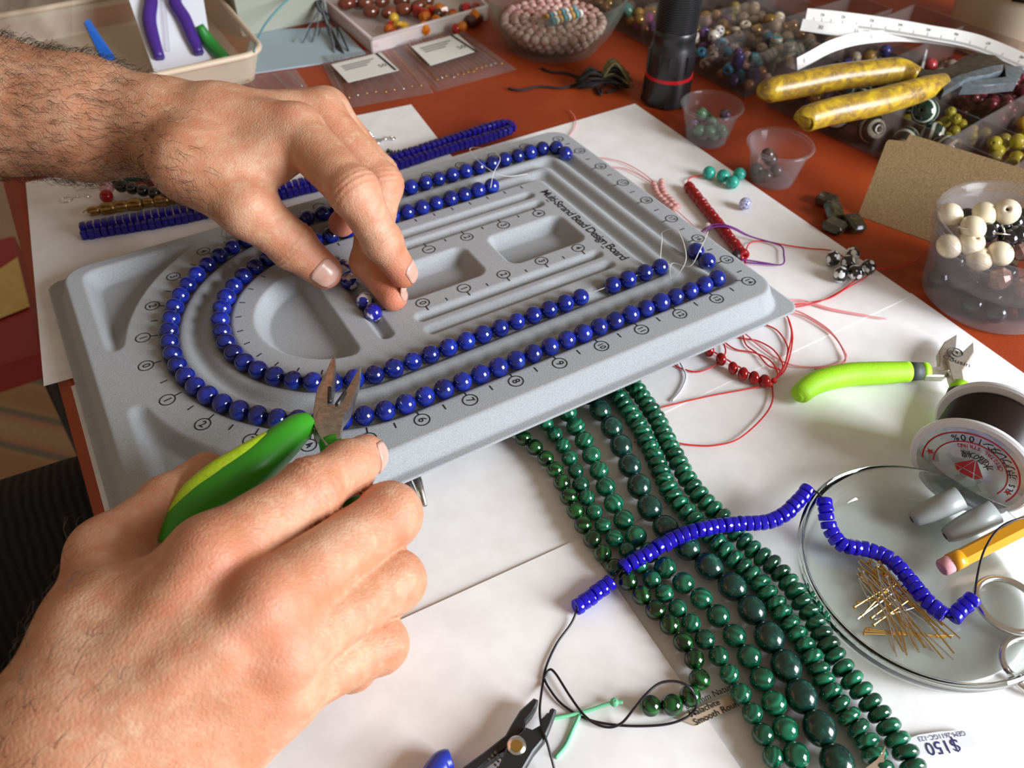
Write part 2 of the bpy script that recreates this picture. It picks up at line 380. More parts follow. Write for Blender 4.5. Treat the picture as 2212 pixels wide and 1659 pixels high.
lap2 = empty('lapis_strand', b2w(0, -64, -3), 'shorter strand of round lapis blue beads in the inner board groove', 'bead strand', 'lapis strands on the bead board')
strand(lap2, walk(inner, 10.08), BEAD, [5.0, 5.0, 4.95, 5.1, 4.9, 5.0], M['lapis'])
strand(lap2, [(b2w(x, -64, lz), nrm(bdir(1, 0))) for x in (72.3, 82.6, 94.5, 105.3)], BEAD, 5.0, M['lapis'])
tube('thread', [b2w(60, -64, 2), b2w(106, -64, 2)], .3, M['clearthread'], lap2, 6)
tube('thread', [b2w(105, -64, 2), b2w(115, -52, 9), at(1432, 500, 45), at(1465, 500, 50), at(1482, 560, 45), at(1452, 605, 30), b2w(112, -66, 3), at(1490, 575, 32), at(1512, 540, 40), at(1530, 500, 35)], .22, M['clearthread'], lap2, 6, k=10)
tube('thread', [b2w(67, 64, 3), at(1060, 405, 30), at(1066, 375, 34), at(1080, 340, 36), at(1050, 322, 33), at(1015, 322, 28), at(1045, 358, 30), at(1090, 380, 27), at(1140, 376, 24)], .22, M['clearthread'], lap2, 6, k=10)
m = M['sodalite'] = mat('blue_white_glazed_stone', (.01, .01, .3), .12, coat=.6); v = coords(m, True, 1000.)
f = noise(m, v, .7, 2, .5, .8); L(m, ramp(m, f, [(.50, (.012, .012, .26)), (.56, (.03, .03, .30)), (.60, (.75, .75, .82))]), BS(m).inputs['Base Color'])
for i, (px_, py_, lab) in enumerate([(742, 578, 'mottled blue and white bead half hidden by the thumb tip'), (755, 608, 'mottled blue and white bead touching the thumb tip'), (788, 650, 'mottled blue bead second from the near end of the channel'), (806, 675, 'mottled blue bead with white cap nearest the open channel end')]):
    v = ROT.T @ np.array([(px_ - W / 2) / FPX, (py_ - H / 2) / FPX, 1.0]); n_ = RB @ np.array([0, 0, 1.]); p0 = b2w(0, 0, 1.6); s_ = np.dot(p0 - CAM, n_) / np.dot(v, n_)
    B = frame((rnd.gauss(0, 1), rnd.gauss(0, 1), .3)); o = link('mottled_bead', BEAD, M['sodalite'], None, CAM + s_ * v, B, 4.9); tag(o, lab, 'bead', 'mottled beads in the board channel')
# ------------------------------------------------------------------ hands: distance fields turned into one skin surface per arm
class Field:
    def __init__(s, lo, hi, h):
        s.h = h; s.lo = np.asarray(lo, float); s.n = (np.ceil((np.asarray(hi) - s.lo) / h)).astype(int) + 1
        s.phi = np.full(s.n, 40.0, np.float32); s.ax = [s.lo[i] + h * np.arange(s.n[i]) for i in range(3)]
    def sub(s, lo, hi):
        a = np.clip(np.floor((lo - s.lo) / s.h).astype(int), 0, s.n); b = np.clip(np.ceil((hi - s.lo) / s.h).astype(int) + 1, 0, s.n)
        sl = tuple(slice(a[i], b[i]) for i in range(3)); return sl, np.meshgrid(*[s.ax[i][sl[i]].astype(np.float32) for i in range(3)], indexing='ij', sparse=True)
    def cone(s, a, b, ra, rb, k=4.0, sq=None):
        """round cone a->b; sq=(axis vector, factor) flattens the section along that axis"""
        a = np.asarray(a, float); b = np.asarray(b, float); pad = max(ra, rb) + k + 8
        sl, (X, Y, Z) = s.sub(np.minimum(a, b) - pad, np.maximum(a, b) + pad)
        d = b - a; ln = np.dot(d, d) + 1e-6; px, py, pz = X - a[0], Y - a[1], Z - a[2]
        t = np.clip((px * d[0] + py * d[1] + pz * d[2]) / ln, 0, 1)
        qx, qy, qz = px - t * d[0], py - t * d[1], pz - t * d[2]
        if sq is not None:
            w, fct = sq; w = nrm(w); c = qx * w[0] + qy * w[1] + qz * w[2]; g = (1 / fct - 1) * c
            qx, qy, qz = qx + g * w[0], qy + g * w[1], qz + g * w[2]
            D = (np.sqrt(qx * qx + qy * qy + qz * qz) - (ra + (rb - ra) * t)) * min(1, fct)
        else: D = np.sqrt(qx * qx + qy * qy + qz * qz) - (ra + (rb - ra) * t)
        s.merge(sl, D, k)
    def merge(s, sl, D, k):
        P = s.phi[sl]; h_ = np.clip(k - np.abs(P - D), 0, None); s.phi[sl] = np.minimum(P, D) - h_ * h_ / (4 * k)
    def sample(s, p):
        g = (np.asarray(p, float) - s.lo) / s.h; g = np.clip(g, 0, s.n - 1.001); i = g.astype(int); f = g - i; out = 0
        for dx in (0, 1):
            for dy in (0, 1):
                for dz in (0, 1):
                    w = (f[..., 0] if dx else 1 - f[..., 0]) * (f[..., 1] if dy else 1 - f[..., 1]) * (f[..., 2] if dz else 1 - f[..., 2])
                    out = out + w * s.phi[i[..., 0] + dx, i[..., 1] + dy, i[..., 2] + dz]
        return out
    def nets(s):
        P = s.phi; ins = P < 0; n = s.n - 1; cnt = np.zeros(n, np.int8); acc = np.zeros((*n, 3), np.float32)
        cs = lambda dx, dy, dz: (slice(dx, dx + n[0]), slice(dy, dy + n[1]), slice(dz, dz + n[2]))
        corners = [(x, y, z) for x in (0, 1) for y in (0, 1) for z in (0, 1)]
        tot = sum(ins[cs(*c)].astype(np.int8) for c in corners); act = np.argwhere((tot > 0) & (tot < 8)); ids = -np.ones(n, np.int32)
        ids[tuple(act.T)] = np.arange(len(act)); pos = np.zeros((len(act), 3)); c_ = np.zeros(len(act))
        for c in corners:
            for ax in range(3):
                if c[ax] == 0:
                    e = list(c); e[ax] = 1
                    pa = P[tuple((act + c).T)]; pb = P[tuple((act + e).T)]; x = (pa < 0) != (pb < 0); t = np.where(x, pa / np.where(pa == pb, 1, pa - pb), 0)
                    w = np.array(c, float)[None] + np.eye(3)[ax][None] * t[:, None]; pos[x] += w[x]; c_[x] += 1
        V = s.lo + s.h * (act + pos / c_[:, None]); Fs = []
        for ax in range(3):
            u, v = (ax + 1) % 3, (ax + 2) % 3
            sl0 = [slice(None)] * 3; sl1 = [slice(None)] * 3; sl0[ax] = slice(0, -1); sl1[ax] = slice(1, None)
            x = ins[tuple(sl0)] != ins[tuple(sl1)]; e = np.argwhere(x); e = e[(e[:, u] > 0) & (e[:, v] > 0) & (e[:, u] < n[u]) & (e[:, v] < n[v])]
            inside = ins[tuple(e.T)]; eu = np.eye(3, dtype=int)[u]; ev = np.eye(3, dtype=int)[v]
            q = np.stack([ids[tuple((e - eu - ev).T)], ids[tuple((e - ev).T)], ids[tuple(e.T)], ids[tuple((e - eu).T)]], 1)
            q[~inside] = q[~inside][:, ::-1]; Fs.append(q)
        return V, np.concatenate(Fs)
def npmesh(name, V, F):
    me = bpy.data.meshes.new(name); k = F.shape[1]; me.vertices.add(len(V)); me.vertices.foreach_set('co', (V * S).ravel()); me.loops.add(F.size)
    me.loops.foreach_set('vertex_index', F.ravel().astype(np.int32)); me.polygons.add(len(F)); me.polygons.foreach_set('loop_start', np.arange(0, F.size, k)); me.polygons.foreach_set('loop_total', np.full(len(F), k))
    me.update(calc_edges=True); me.validate(); me.polygons.foreach_set('use_smooth', [True] * len(me.polygons)); return me
def relax(V, F, it=2, lam=.5):
    for _ in range(it):
        A = np.zeros_like(V); c = np.zeros(len(V))
        for i in range(4):
            for j in ((i + 1) % 4, (i - 1) % 4): np.add.at(A, F[:, i], V[F[:, j]]); np.add.at(c, F[:, i], 1)
        V = V + lam * (A / np.maximum(c, 1)[:, None] - V)
    return V
# skin
m = M['skin'] = mat('skin', (.6, .33, .22), .48, sss=.18, spec=.4); BS(m).inputs['Subsurface Radius'].default_value = (1, .35, .2); BS(m).inputs['Subsurface Scale'].default_value = .0035
v = coords(m, False, 1000.); fa = noise(m, v, .035, 4, .6, .4); fb = noise(m, v, .16, 4, .65, .3); fc = noise(m, v, .9, 3, .6)
base = ramp(m, fa, [(.30, (.45, .20, .10)), (.50, (.58, .30, .175)), (.70, (.67, .40, .26))])
base = mixc(m, ramp(m, fb, [(.42, (0, 0, 0)), (.72, (.55, .55, .55))]), base, (.55, .17, .085)); base = mixc(m, ramp(m, fb, [(.24, (.6, .6, .6)), (.42, (0, 0, 0))]), base, (.72, .48, .31))
at_ = N(m, 'ShaderNodeAttribute'); at_.attribute_name = 'flush'; base = mixc(m, at_.outputs['Fac'], base, (.62, .20, .115)); L(m, base, BS(m).inputs['Base Color'])
vo = N(m, 'ShaderNodeTexVoronoi', feature='DISTANCE_TO_EDGE'); vo.inputs['Scale'].default_value = .62; L(m, v, vo.inputs['Vector'])
wv = N(m, 'ShaderNodeMath', operation='ADD'); mu = N(m, 'ShaderNodeMath', operation='MULTIPLY'); mu.inputs[1].default_value = .55; L(m, vo.outputs['Distance'], mu.inputs[0]); L(m, mu.outputs[0], wv.inputs[0]); L(m, fc, wv.inputs[1]); bump(m, wv.outputs[0], .40, .0009)
M['nail'] = two('fingernail', (.58, .32, .24), (.66, .42, .34), 120, .28, per=False)
M['hair'] = mat('dark_arm_hair', (.035, .02, .012), .5)

def finger(Fd, J, R_, web=6.0, creases=True):
    """J joints base..tip, R_ radii; merges with a soft web at the base and a crisp edge further out"""
    J = [np.asarray(j, float) for j in J]; lo = np.min(J, 0) - max(R_) - 8; hi = np.max(J, 0) + max(R_) + 8
    G = Field(lo, hi, Fd.h); 
    G.lo = Fd.lo + np.round((lo - Fd.lo) / Fd.h) * Fd.h; G.ax = [G.lo[i] + Fd.h * np.arange(G.n[i]) for i in range(3)]
    for i in range(len(J) - 1):
        G.cone(J[i], J[i + 1], R_[i], R_[i + 1], 3.0)
    for i in range(1, len(J) - 1):   # knuckle bulge
        G.cone(J[i], J[i] + .01, R_[i] * 1.04, R_[i] * 1.04, 3.0)
    a = np.round((G.lo - Fd.lo) / Fd.h).astype(int); b0 = np.maximum(a, 0); b1 = np.minimum(a + G.n, Fd.n); sl = tuple(slice(b0[i], b1[i]) for i in range(3)); gs = tuple(slice(b0[i] - a[i], b1[i] - a[i]) for i in range(3))
    X, Y, Z = np.meshgrid(*[G.ax[i][gs[i]] for i in range(3)], indexing='ij', sparse=True)
    D = G.phi[gs]
    if creases:
        for i in range(1, len(J) - 1):
            t = nrm(J[i + 1] - J[i - 1]); s_ = (X - J[i][0]) * t[0] + (Y - J[i][1]) * t[1] + (Z - J[i][2]) * t[2]
            amp = .42 if i == 1 else .25
            D = D + amp * np.cos(2 * math.pi * s_ / 3.1 + .5) * np.exp(-(s_ / (5.0 if i == 1 else 3.0)) ** 2) * (np.abs(D) < 4)
    dist = np.sqrt((X - J[0][0]) ** 2 + (Y - J[0][1]) ** 2 + (Z - J[0][2]) ** 2); k = 1.2 + web * np.exp(-(dist / (R_[0] * 1.5)) ** 2)
    P = Fd.phi[sl]; h_ = np.clip(k - np.abs(P - D), 0, None); Fd.phi[sl] = np.minimum(P, D) - h_ * h_ / (4 * k)
def nail(Fd, tip, prev, up, r, parent, ln=11.0, wd=.80, back=2.5):
    """nail plate draped on the skin field just behind the fingertip"""
    t = nrm(np.asarray(tip, float) - prev); up = nrm(up - t * np.dot(up, t)); sd = np.cross(t, up); V = []; F = []; nu, nv = 12, 9
    for i in range(nv):
        for j in range(nu):
            u = -1 + 2 * j / (nu - 1); w = i / (nv - 1); 
            sl_ = back + r * .55 - ln * w * (1 - .0 * u * u); sl_ -= (1.9 * u * u if w < .5 else 0) * (1 - 2 * w) if w < .5 else 0
            sl_ += (2.6 * u ** 4 * (2 * w - 1)) if w > .5 else 0
            ang = u * wd; dr = up * math.cos(ang) + sd * math.sin(ang); c = np.asarray(tip) + t * sl_; rad = r * 1.4
            P = np.array([c + dr * (rad - .15 * q) for q in range(int(rad / .15))]); ph = Fd.sample(P); hit = np.argmax(ph < 0) if (ph < 0).any() else len(P) - 1
            V.append(P[max(hit - 1, 0)] + dr * (.42 - .25 * abs(u) ** 3))
    V = np.array(V)
    G = V.reshape(nv, nu, 3).copy()
    for _ in range(3):
        G[1:-1, 1:-1] = .5 * G[1:-1, 1:-1] + .125 * (G[:-2, 1:-1] + G[2:, 1:-1] + G[1:-1, :-2] + G[1:-1, 2:])
    V = G.reshape(-1, 3)
    for i in range(nv - 1):
        for j in range(nu - 1): a = i * nu + j; F.append((a, a + nu, a + nu + 1, a + 1))
    o = link('fingernail', mesh('fingernail', V, F), M['nail'], parent); so = o.modifiers.new('t', 'SOLIDIFY'); so.thickness = .0007; so.offset = -1; return o
def finish(Fd, name, parent, flush, creases=()):
    V, F = Fd.nets(); V = relax(V, F, 1, .5); me = npmesh(name, V, F)
    co = np.zeros(len(me.vertices) * 3); me.vertices.foreach_get('co', co); co = co.reshape(-1, 3) / S; fl = np.zeros(len(co))
    for p, r, a in flush: fl += a * np.exp(-np.sum((co - p) ** 2, 1) / r ** 2)
    at2 = me.attributes.new('flush', 'FLOAT', 'POINT'); at2.data.foreach_set('value', np.clip(fl, 0, .85).astype(np.float32))
    return link(name, me, M['skin'], parent), co, F
VOX = 1.0
person = empty('person', (-420, 60, -720), 'person in dark trousers placing beads with one hand, pliers in the other', 'person')

# ---- left hand (hairy forearm, picking beads)
J = {k: at(*v) for k, v in dict(
    el=(-420, 175, 98), fa=(0, 232, 92), fb=(190, 258, 90), wr=(350, 278, 90), hm=(470, 275, 94),
    i0=(640, 285, 98), i1=(766, 416, 88), i2=(826, 522, 65), i3=(871, 591, 46),
    m0=(690, 250, 90), m1=(822, 400, 64), m2=(798, 566, 38), m3=(849, 641, 32),
    r0=(705, 240, 82), r1=(818, 375, 52), r2=(780, 440, 38), r3=(738, 483, 34),
    p0=(695, 245, 76), p1=(780, 350, 60), p2=(765, 400, 48), p3=(740, 430, 40),
    t0=(415, 350, 88), t1=(535, 450, 74), t2=(632, 530, 50), t3=(700, 586, 36)).items()}
lo = np.min([J[k] for k in J if k != 'el'], 0) - 50; hi = np.max([J[k] for k in J if k != 'el'], 0) + 45; lo[0] = -262; 
A = Field(lo, hi, VOX); vw = nrm(CAM - J['wr'])
A.cone(J['fa'] + (J['fa'] - J['fb']) * 1.2, J['fa'], 39, 36, 6); A.cone(J['fa'], J['fb'], 36, 32, 6); A.cone(J['fb'], J['wr'], 32, 25, 8, (vw, .86))
A.cone(J['wr'], J['hm'], 24, 22, 10, (vw, .85))
A.cone(J['hm'], J['i0'], 19, 14.5, 10); A.cone(J['hm'] + [4, 6, -4], J['m0'], 19, 14, 10); A.cone(J['hm'] + [6, 8, -12], J['r0'], 18, 13, 10); A.cone(J['wr'], J['p0'], 20, 12.5, 10)
A.cone(J['wr'] + [2, -6, 0], J['t0'], 20, 19, 10); A.cone(J['t0'], J['t1'], 19, 15, 10); A.cone(J['t0'], .55 * J['i0'] + .45 * J['t1'], 16, 8, 12)
A.cone(.6 * J['t0'] + .4 * J['t1'], .75 * J['i0'] + .25 * J['t1'], 12, 11, 10)
finger(A, [J['p0'], J['p1'], J['p2'], J['p3']], [11.5, 9.5, 8.5, 7.5]); finger(A, [J['r0'], J['r1'], J['r2'], J['r3']], [12.5, 10.5, 9, 7.8])
finger(A, [J['m0'], J['m1'], J['m2'], J['m3']], [13.5, 11.8, 9.8, 7.8]); finger(A, [J['i0'], J['i1'], J['i2'], J['i3']], [14, 12.0, 9.7, 7.7]); finger(A, [J['t1'], J['t2'], J['t3']], [14.5, 12.2, 9.8], 8)
flush = [(J['i1'], 14, .5), (J['i3'], 16, .6), (J['m3'], 18, .7), (J['t3'], 18, .5), (J['r3'], 22, .8), (J['i0'] + [-4, 0, 14], 9, .5), (J['m1'], 14, .4)]
larm, lco, lF = finish(A, 'left_arm', person, flush)
nail(A, J['i3'], J['i2'], vw + nrm([1, .1, .1]) * .9, 7.7, larm, 12); nail(A, J['m3'], J['m2'], vw * .62 + ROT[0] * .8, 7.8, larm, 7.5, .62, 3.0); nail(A, J['t3'], J['t2'], vw + nrm([-.2, -.8, .3]) * .35, 9.8, larm, 13, .85)

# ---- right hand (gripping the green pliers)
K = {k: at(*v) for k, v in dict(
    fa=(-330, 1900, 30), fb=(-60, 1800, 44), wr=(110, 1640, 54), 
    i0=(455, 1205, 82), i1=(672, 1058, 76), i2=(752, 1010, 70), i3=(790, 985, 64),
    m0=(575, 1308, 79), m1=(842, 1112, 61), m2=(800, 1215, 36), m3=(700, 1210, 28),
    r0=(605, 1400, 67), r1=(852, 1255, 48), r2=(800, 1330, 24), r3=(700, 1320, 20),
    p0=(590, 1498, 52), p1=(820, 1392, 32), p2=(760, 1440, 16), p3=(680, 1430, 15),
    t0=(215, 1370, 66), t1=(235, 1200, 60), t2=(365, 1088, 56), t3=(447, 1022, 52)).items()}
lo = np.min([K[k] for k in K], 0) - 30; hi = np.max([K[k] for k in K], 0) + 28; lo[2] = 0; lo[0] = max(lo[0], -330)
B_ = Field(lo, hi, VOX); vw = nrm(CAM - K['m0'])
B_.cone(K['fa'], K['fb'], 36, 32, 8, (vw, .85)); B_.cone(K['fb'], K['wr'], 32, 25, 10, (vw, .8))
for a, ra, rb in (('i0', 19, 13.5), ('m0', 19, 13.5), ('r0', 18, 12.5), ('p0', 18, 11.5)): B_.cone(K['wr'] * .72 + K[a] * .28 - vw * 3, K[a] - vw * 2, ra, rb, 8)
B_.cone(K['wr'], .5 * K['p0'] + .5 * K['wr'], 20, 17, 10); B_.cone(K['i0'] - vw * 6, K['p0'] - vw * 8, 11, 9, 8)
B_.cone(K['wr'] * .55 + K['t0'] * .45, K['t0'], 20, 17, 12); B_.cone(K['t0'], K['t1'], 17, 13.5, 10); B_.cone(K['t0'], K['i0'] - vw * 10, 14, 9, 10)
for a, b, rr_ in ((K['wr'], K['i0'], 3), (K['wr'], K['m0'], 3)): B_.cone(a * .45 + b * .55 + vw * 12.5, b + vw * 9.5, 2.6, 3.0, 10)
ve = [K['wr'] * .62 + K['m0'] * .38 + vw * 17, K['wr'] * .42 + K['m0'] * .58 + vw * 15.2, K['wr'] * .22 + K['m0'] * .5 + K['r0'] * .28 + vw * 14.2]
for a, b in zip(ve[:-1], ve[1:]): B_.cone(a - vw * .8, b - vw * .8, 2.2, 2.2, 6)
B_.cone(K['p0'] - vw * 4, at(400, 1665, 40), 14, 19, 10)
for a, b in (('i0', 'm0'), ('m0', 'r0'), ('r0', 'p0')): c_ = .5 * (K[a] + K[b]); B_.cone(K['wr'] * .8 + c_ * .2 - vw * 2, K['wr'] * .3 + c_ * .7 - vw * 3.5, 19.5, 14, 14)
finger(B_, [K['p0'], K['p1'], K['p2'], K['p3']], [11.5, 9.6, 8.5, 7.5], 7); finger(B_, [K['r0'], K['r1'], K['r2'], K['r3']], [12.4, 10.6, 9.2, 8], 7)
finger(B_, [K['m0'], K['m1'], K['m2'], K['m3']], [13, 11.2, 9.8, 8.4], 7); finger(B_, [K['i0'], K['i1'], K['i2'], K['i3']], [13.0, 10.8, 9.6, 8.6], 7); finger(B_, [K['t1'], K['t2'], K['t3']], [13.2, 10.4, 8.6], 8)
flush = [(K['i0'] + vw * 10, 15, .4), (K['m0'] + vw * 10, 13, .35), (K['r0'] + vw * 10, 13, .4), (K['p0'] + vw * 10, 12, .3), (K['i1'], 14, .3), (K['i3'], 14, .3), (K['m1'], 14, .4), (K['t1'], 30, .25)]
rarm, rco, rF = finish(B_, 'right_arm', person, flush)
nail(B_, K['i3'], K['i2'], nrm(np.cross(K['i3'] - K['i2'], [0, 0, 1.])) * .9 + vw * .45, 8.6, rarm, 11)
# ------------------------------------------------------------------ stone and glass bead materials
def banded(name, dark, light, sc_, rough=.12, spread=1.0):
    m = mat(name, dark, rough, coat=.6); v = coords(m, True, 1000.)
    w = N(m, 'ShaderNodeTexWave', wave_type='BANDS', bands_direction='DIAGONAL'); w.inputs['Scale'].default_value = sc_; w.inputs['Distortion'].default_value = 3.5; w.inputs['Detail'].default_value = 2; w.inputs['Detail Scale'].default_value = .8
    L(m, v, w.inputs['Vector']); oi = N(m, 'ShaderNodeObjectInfo')
    c = ramp(m, w.outputs['Fac'], [(.15, dark), (.6, tuple(.5 * (a + b) for a, b in zip(dark, light))), (.95, light)])
    c = mixc(m, ramp(m, oi.outputs['Random'], [(0, (.75 * spread,) * 3), (.6, (.15,) * 3), (1, (0, 0, 0))]), c, tuple(.45 * x for x in dark)); L(m, c, BS(m).inputs['Base Color']); return m
M['malachite'] = banded('banded_malachite', (.004, .085, .042), (.014, .20, .10), .7)
M['tigereye'] = banded('dark_green_tiger_eye', (.002, .018, .004), (.008, .125, .022), .5)
m = M['darkgreen'] = mat('mottled_dark_green_stone', (.01, .06, .05), .2, coat=.4); v = coords(m, True, 1000.); f = noise(m, v, 1.4, 5, .65, .4)
L(m, ramp(m, f, [(.35, (.004, .020, .018)), (.55, (.006, .050, .036)), (.75, (.03, .17, .11))]), BS(m).inputs['Base Color'])
M['cobalt'] = mat('cobalt_glass', (.030, .015, .80), .06, trans=.6, ior=1.5)
M['purpleglass'] = mat('ultramarine_glass', (.022, .012, .30), .10, trans=.45, ior=1.45)
M['redglass'] = mat('red_glass', (.42, .006, .008), .08, trans=.35, ior=1.5)
M['pinkglass'] = mat('pale_pink_crystal', (.9, .50, .45), .08, trans=.45, ior=1.45)
M['cord_red'] = mat('red_waxed_cord', (.62, .018, .015), .55); M['cord_pink'] = mat('pink_cord', (.85, .30, .30), .6); M['cord_black'] = mat('black_elastic_cord', (.012, .006, .010), .35)
M['cord_purple'] = mat('purple_cord', (.16, .02, .22), .5); M['cord_green'] = mat('pale_green_cord', (.18, .62, .34), .6); M['cord_white'] = mat('pale_lilac_thread', (.75, .75, .85), .6)
M['silver'] = mat('polished_silver', (.75, .74, .72), .22, metal=1.0); M['steel'] = two('worn_steel', (.42, .38, .33), (.60, .56, .50), 400, .34, metal=1.0, per=False); M['gold'] = mat('gold_plated_wire', (.72, .44, .12), .28, metal=1.0)
M['blacktool'] = mat('black_oxide_steel', (.016, .016, .017), .38); M['lime'] = two('lime_foam_grip', (.30, .66, .008), (.38, .74, .015), 1500, .55, per=False, bmp=.25); M['charcoal'] = mat('charcoal_grip_band', (.06, .07, .075), .6)
M['greengrip'] = mat('green_rubber_grip', (.035, .30, .012), .38); M['limegrip'] = two('lime_ribbed_grip', (.40, .60, .01), (.5, .7, .02), 900, .5, per=False, bmp=.3)
M['whiteplastic'] = mat('white_plastic', (.80, .81, .84), .3); M['redprint'] = mat('red_print', (.55, .02, .03), .4); M['tagpaper'] = mat('tan_tag_paper', (.55, .42, .30), .7)
M['dishglass'] = mat('greenish_clear_glass', (.93, .98, .95), .02, trans=1.0, ior=1.45)

def pxs(P, z): return [at(*p, z) if len(p) == 2 else at(*p) for p in P]
def flat(name, P, z0, z1, m, parent=None, bev=0.0, sharp=30):
    """outline given by image points at height z1, extruded down to z0"""
    return put(name, prism_vf([tuple(at(*p, z1)[:2]) for p in P], z0, z1, bev), m, parent, True, sharp)
# ------------------------------------------------------------------ green stone strands on the paper
GR = 'green stone strands fanned out below the board'
def gstrand(label, P, r, me, m, step, tl=.1, extra=None, rj=.02):
    path = catmull(pxs(P, (r if not hasattr(r, '__len__') else r[0]) + 2.0), 10)
    root = empty('malachite_strand', path[len(path) // 2] * [1, 1, 0], label, 'bead strand', GR); 
    rr_ = r
    pts = walk(path, step); 
    if hasattr(r, '__len__'):
        n = len(pts); rr_ = [r[0] + (r[1] - r[0]) * i / n for i in range(n)]; pts = [(p + np.array([0, 0, rr_[i] - r[0]]), t) for i, (p, t) in enumerate(pts)]
    strand(root, pts, me, rr_, m, .1, tl, rj=rj); return root
ovb = bead_mesh('oval_bead', flat=1.12)
g1 = gstrand('leftmost green strand, small dark round beads ending in a bent tail', [(1105, 925), (1129, 945), (1154, 966), (1198, 1014), (1228, 1073), (1260, 1135), (1305, 1200), (1364, 1264), (1424, 1327), (1457, 1362), (1489, 1407), (1512, 1456), (1497, 1499), (1455, 1522), (1407, 1525), (1358, 1520)], 4.15, BEAD, M['tigereye'], 8.35)
gstrand('green strand of small banded round beads, second from the left', [(1160, 893), (1177, 914), (1215, 963), (1243, 1017), (1267, 1075), (1302, 1135), (1355, 1190), (1414, 1258), (1472, 1324), (1533, 1394), (1563, 1433), (1586, 1476), (1616, 1523), (1640, 1570), (1661, 1617), (1685, 1665), (1700, 1700)], 4.05, BEAD, M['malachite'], 8.2)
gstrand('green strand of medium banded round beads, third from the left', [(1205, 865), (1224, 890), (1257, 945), (1292, 1013), (1322, 1082), (1369, 1154), (1437, 1227), (1515, 1293), (1587, 1374), (1647, 1471), (1698, 1579), (1735, 1665), (1755, 1710)], 4.85, BEAD, M['malachite'], 9.8)
gstrand('strand of the largest mottled dark green beads', [(1272, 850), (1289, 876), (1332, 944), (1369, 1027), (1413, 1113), (1497, 1196), (1589, 1276), (1663, 1381), (1730, 1504), (1800, 1635), (1830, 1700)], (5.5, 6.1), ovb, M['darkgreen'], 12.6, rj=.01)
g5 = gstrand('green rondelle bead strand next to the largest beads', [(1310, 820), (1321, 840), (1365, 898), (1411, 980), (1446, 1062), (1495, 1119), (1564, 1190), (1636, 1256), (1695, 1334), (1749, 1414), (1796, 1500), (1850, 1570), (1892, 1640), (1915, 1690)], 4.85, ROND, M['malachite'], 5.0, .07)
gstrand('rightmost green rondelle bead strand with the price tag', [(1345, 805), (1362, 825), (1413, 896), (1454, 978), (1500, 1057), (1557, 1116), (1616, 1178), (1684, 1236), (1742, 1313), (1790, 1397), (1836, 1462), (1902, 1545), (1943, 1605), (1976, 1665), (1995, 1700)], 4.85, ROND, M['malachite'], 5.0, .07)
for P in ([(1345, 1517, 5), (1322, 1518, 5), (1270, 1535, 3.5), (1230, 1545, 3), (1190, 1553, 3)], [(1252, 1545, 3.2), (1238, 1575, 2.6), (1222, 1610, 2.5), (1200, 1637, 2.5)]): tube('tail_cord', pxs(P, 2), .75, M['cord_green'], g1, 8, k=8)
link('tail_knot', BEAD, M['cord_green'], g1, at(1327, 1517, 5), np.eye(3), 1.7)
tg = empty('strand_tag', at(1530, 1540, 0), 'tan paper tag lettered Natural Malachite tied to a green strand', 'tag')
flat('tag_card', [(1462, 1552), (1503, 1567), (1560, 1540), (1609, 1514), (1600, 1494), (1555, 1510), (1500, 1532)], 2.3, 2.9, M['tagpaper'], tg)
X = at(1600, 1510, 3) - at(1490, 1560, 3); Y = np.cross([0, 0, 1.], nrm(X))
for s_, dx in (('8.00mm Natural', 4.6), ('Malachite', 1.3), ('Smooth Round', -2.0)): text('tag_lettering', s_, 3.5, at(1484, 1556, 3.0) + nrm(X) * 2.0 + Y * dx, X, Y, M['print'], tg, 'LEFT', .15, .01)
tg = empty('strand_tag', at(1890, 1640, 0), 'tan paper tag folded between the green rondelle strands', 'tag')
put('tag_card', ([at(1842, 1680, 9), at(1895, 1640, 11), at(1913, 1611, 12), at(1905, 1680, 11), at(1842, 1681, 8.5), at(1895, 1641, 10.5), at(1913, 1612, 11.5), at(1905, 1681, 10.5)], [(0, 3, 2, 1), (4, 5, 6, 7), (0, 1, 5, 4), (1, 2, 6, 5), (2, 3, 7, 6), (3, 0, 4, 7)]), M['tagpaper'], tg, False, None)
pt = empty('price_tag', at(2030, 1610, 0), 'white price tag reading $150 lying upside down', 'price tag')
flat('tag_card', [(1938, 1608), (1955, 1598), (1985, 1587), (2030, 1580), (2085, 1576), (2094, 1580), (2110, 1605), (2105, 1612), (2060, 1620), (1990, 1632), (1950, 1628)], 2.0, 2.7, M['whiteplastic'], pt)
M['blueprint'] = mat('dark_blue_print', (.03, .03, .12), .5); X = at(1960, 1622, 3) - at(2095, 1604, 3); Y = np.cross([0, 0, 1.], nrm(X))
text('tag_lettering', '$150', 6.6, at(2036, 1613, 2.7), X, Y, M['blueprint'], pt, 'CENTER', .15, .01); text('tag_lettering', 'GEM-2611GC-123', 2.5, at(2034, 1590, 2.7), X, Y, M['blueprint'], pt, 'CENTER', .15)

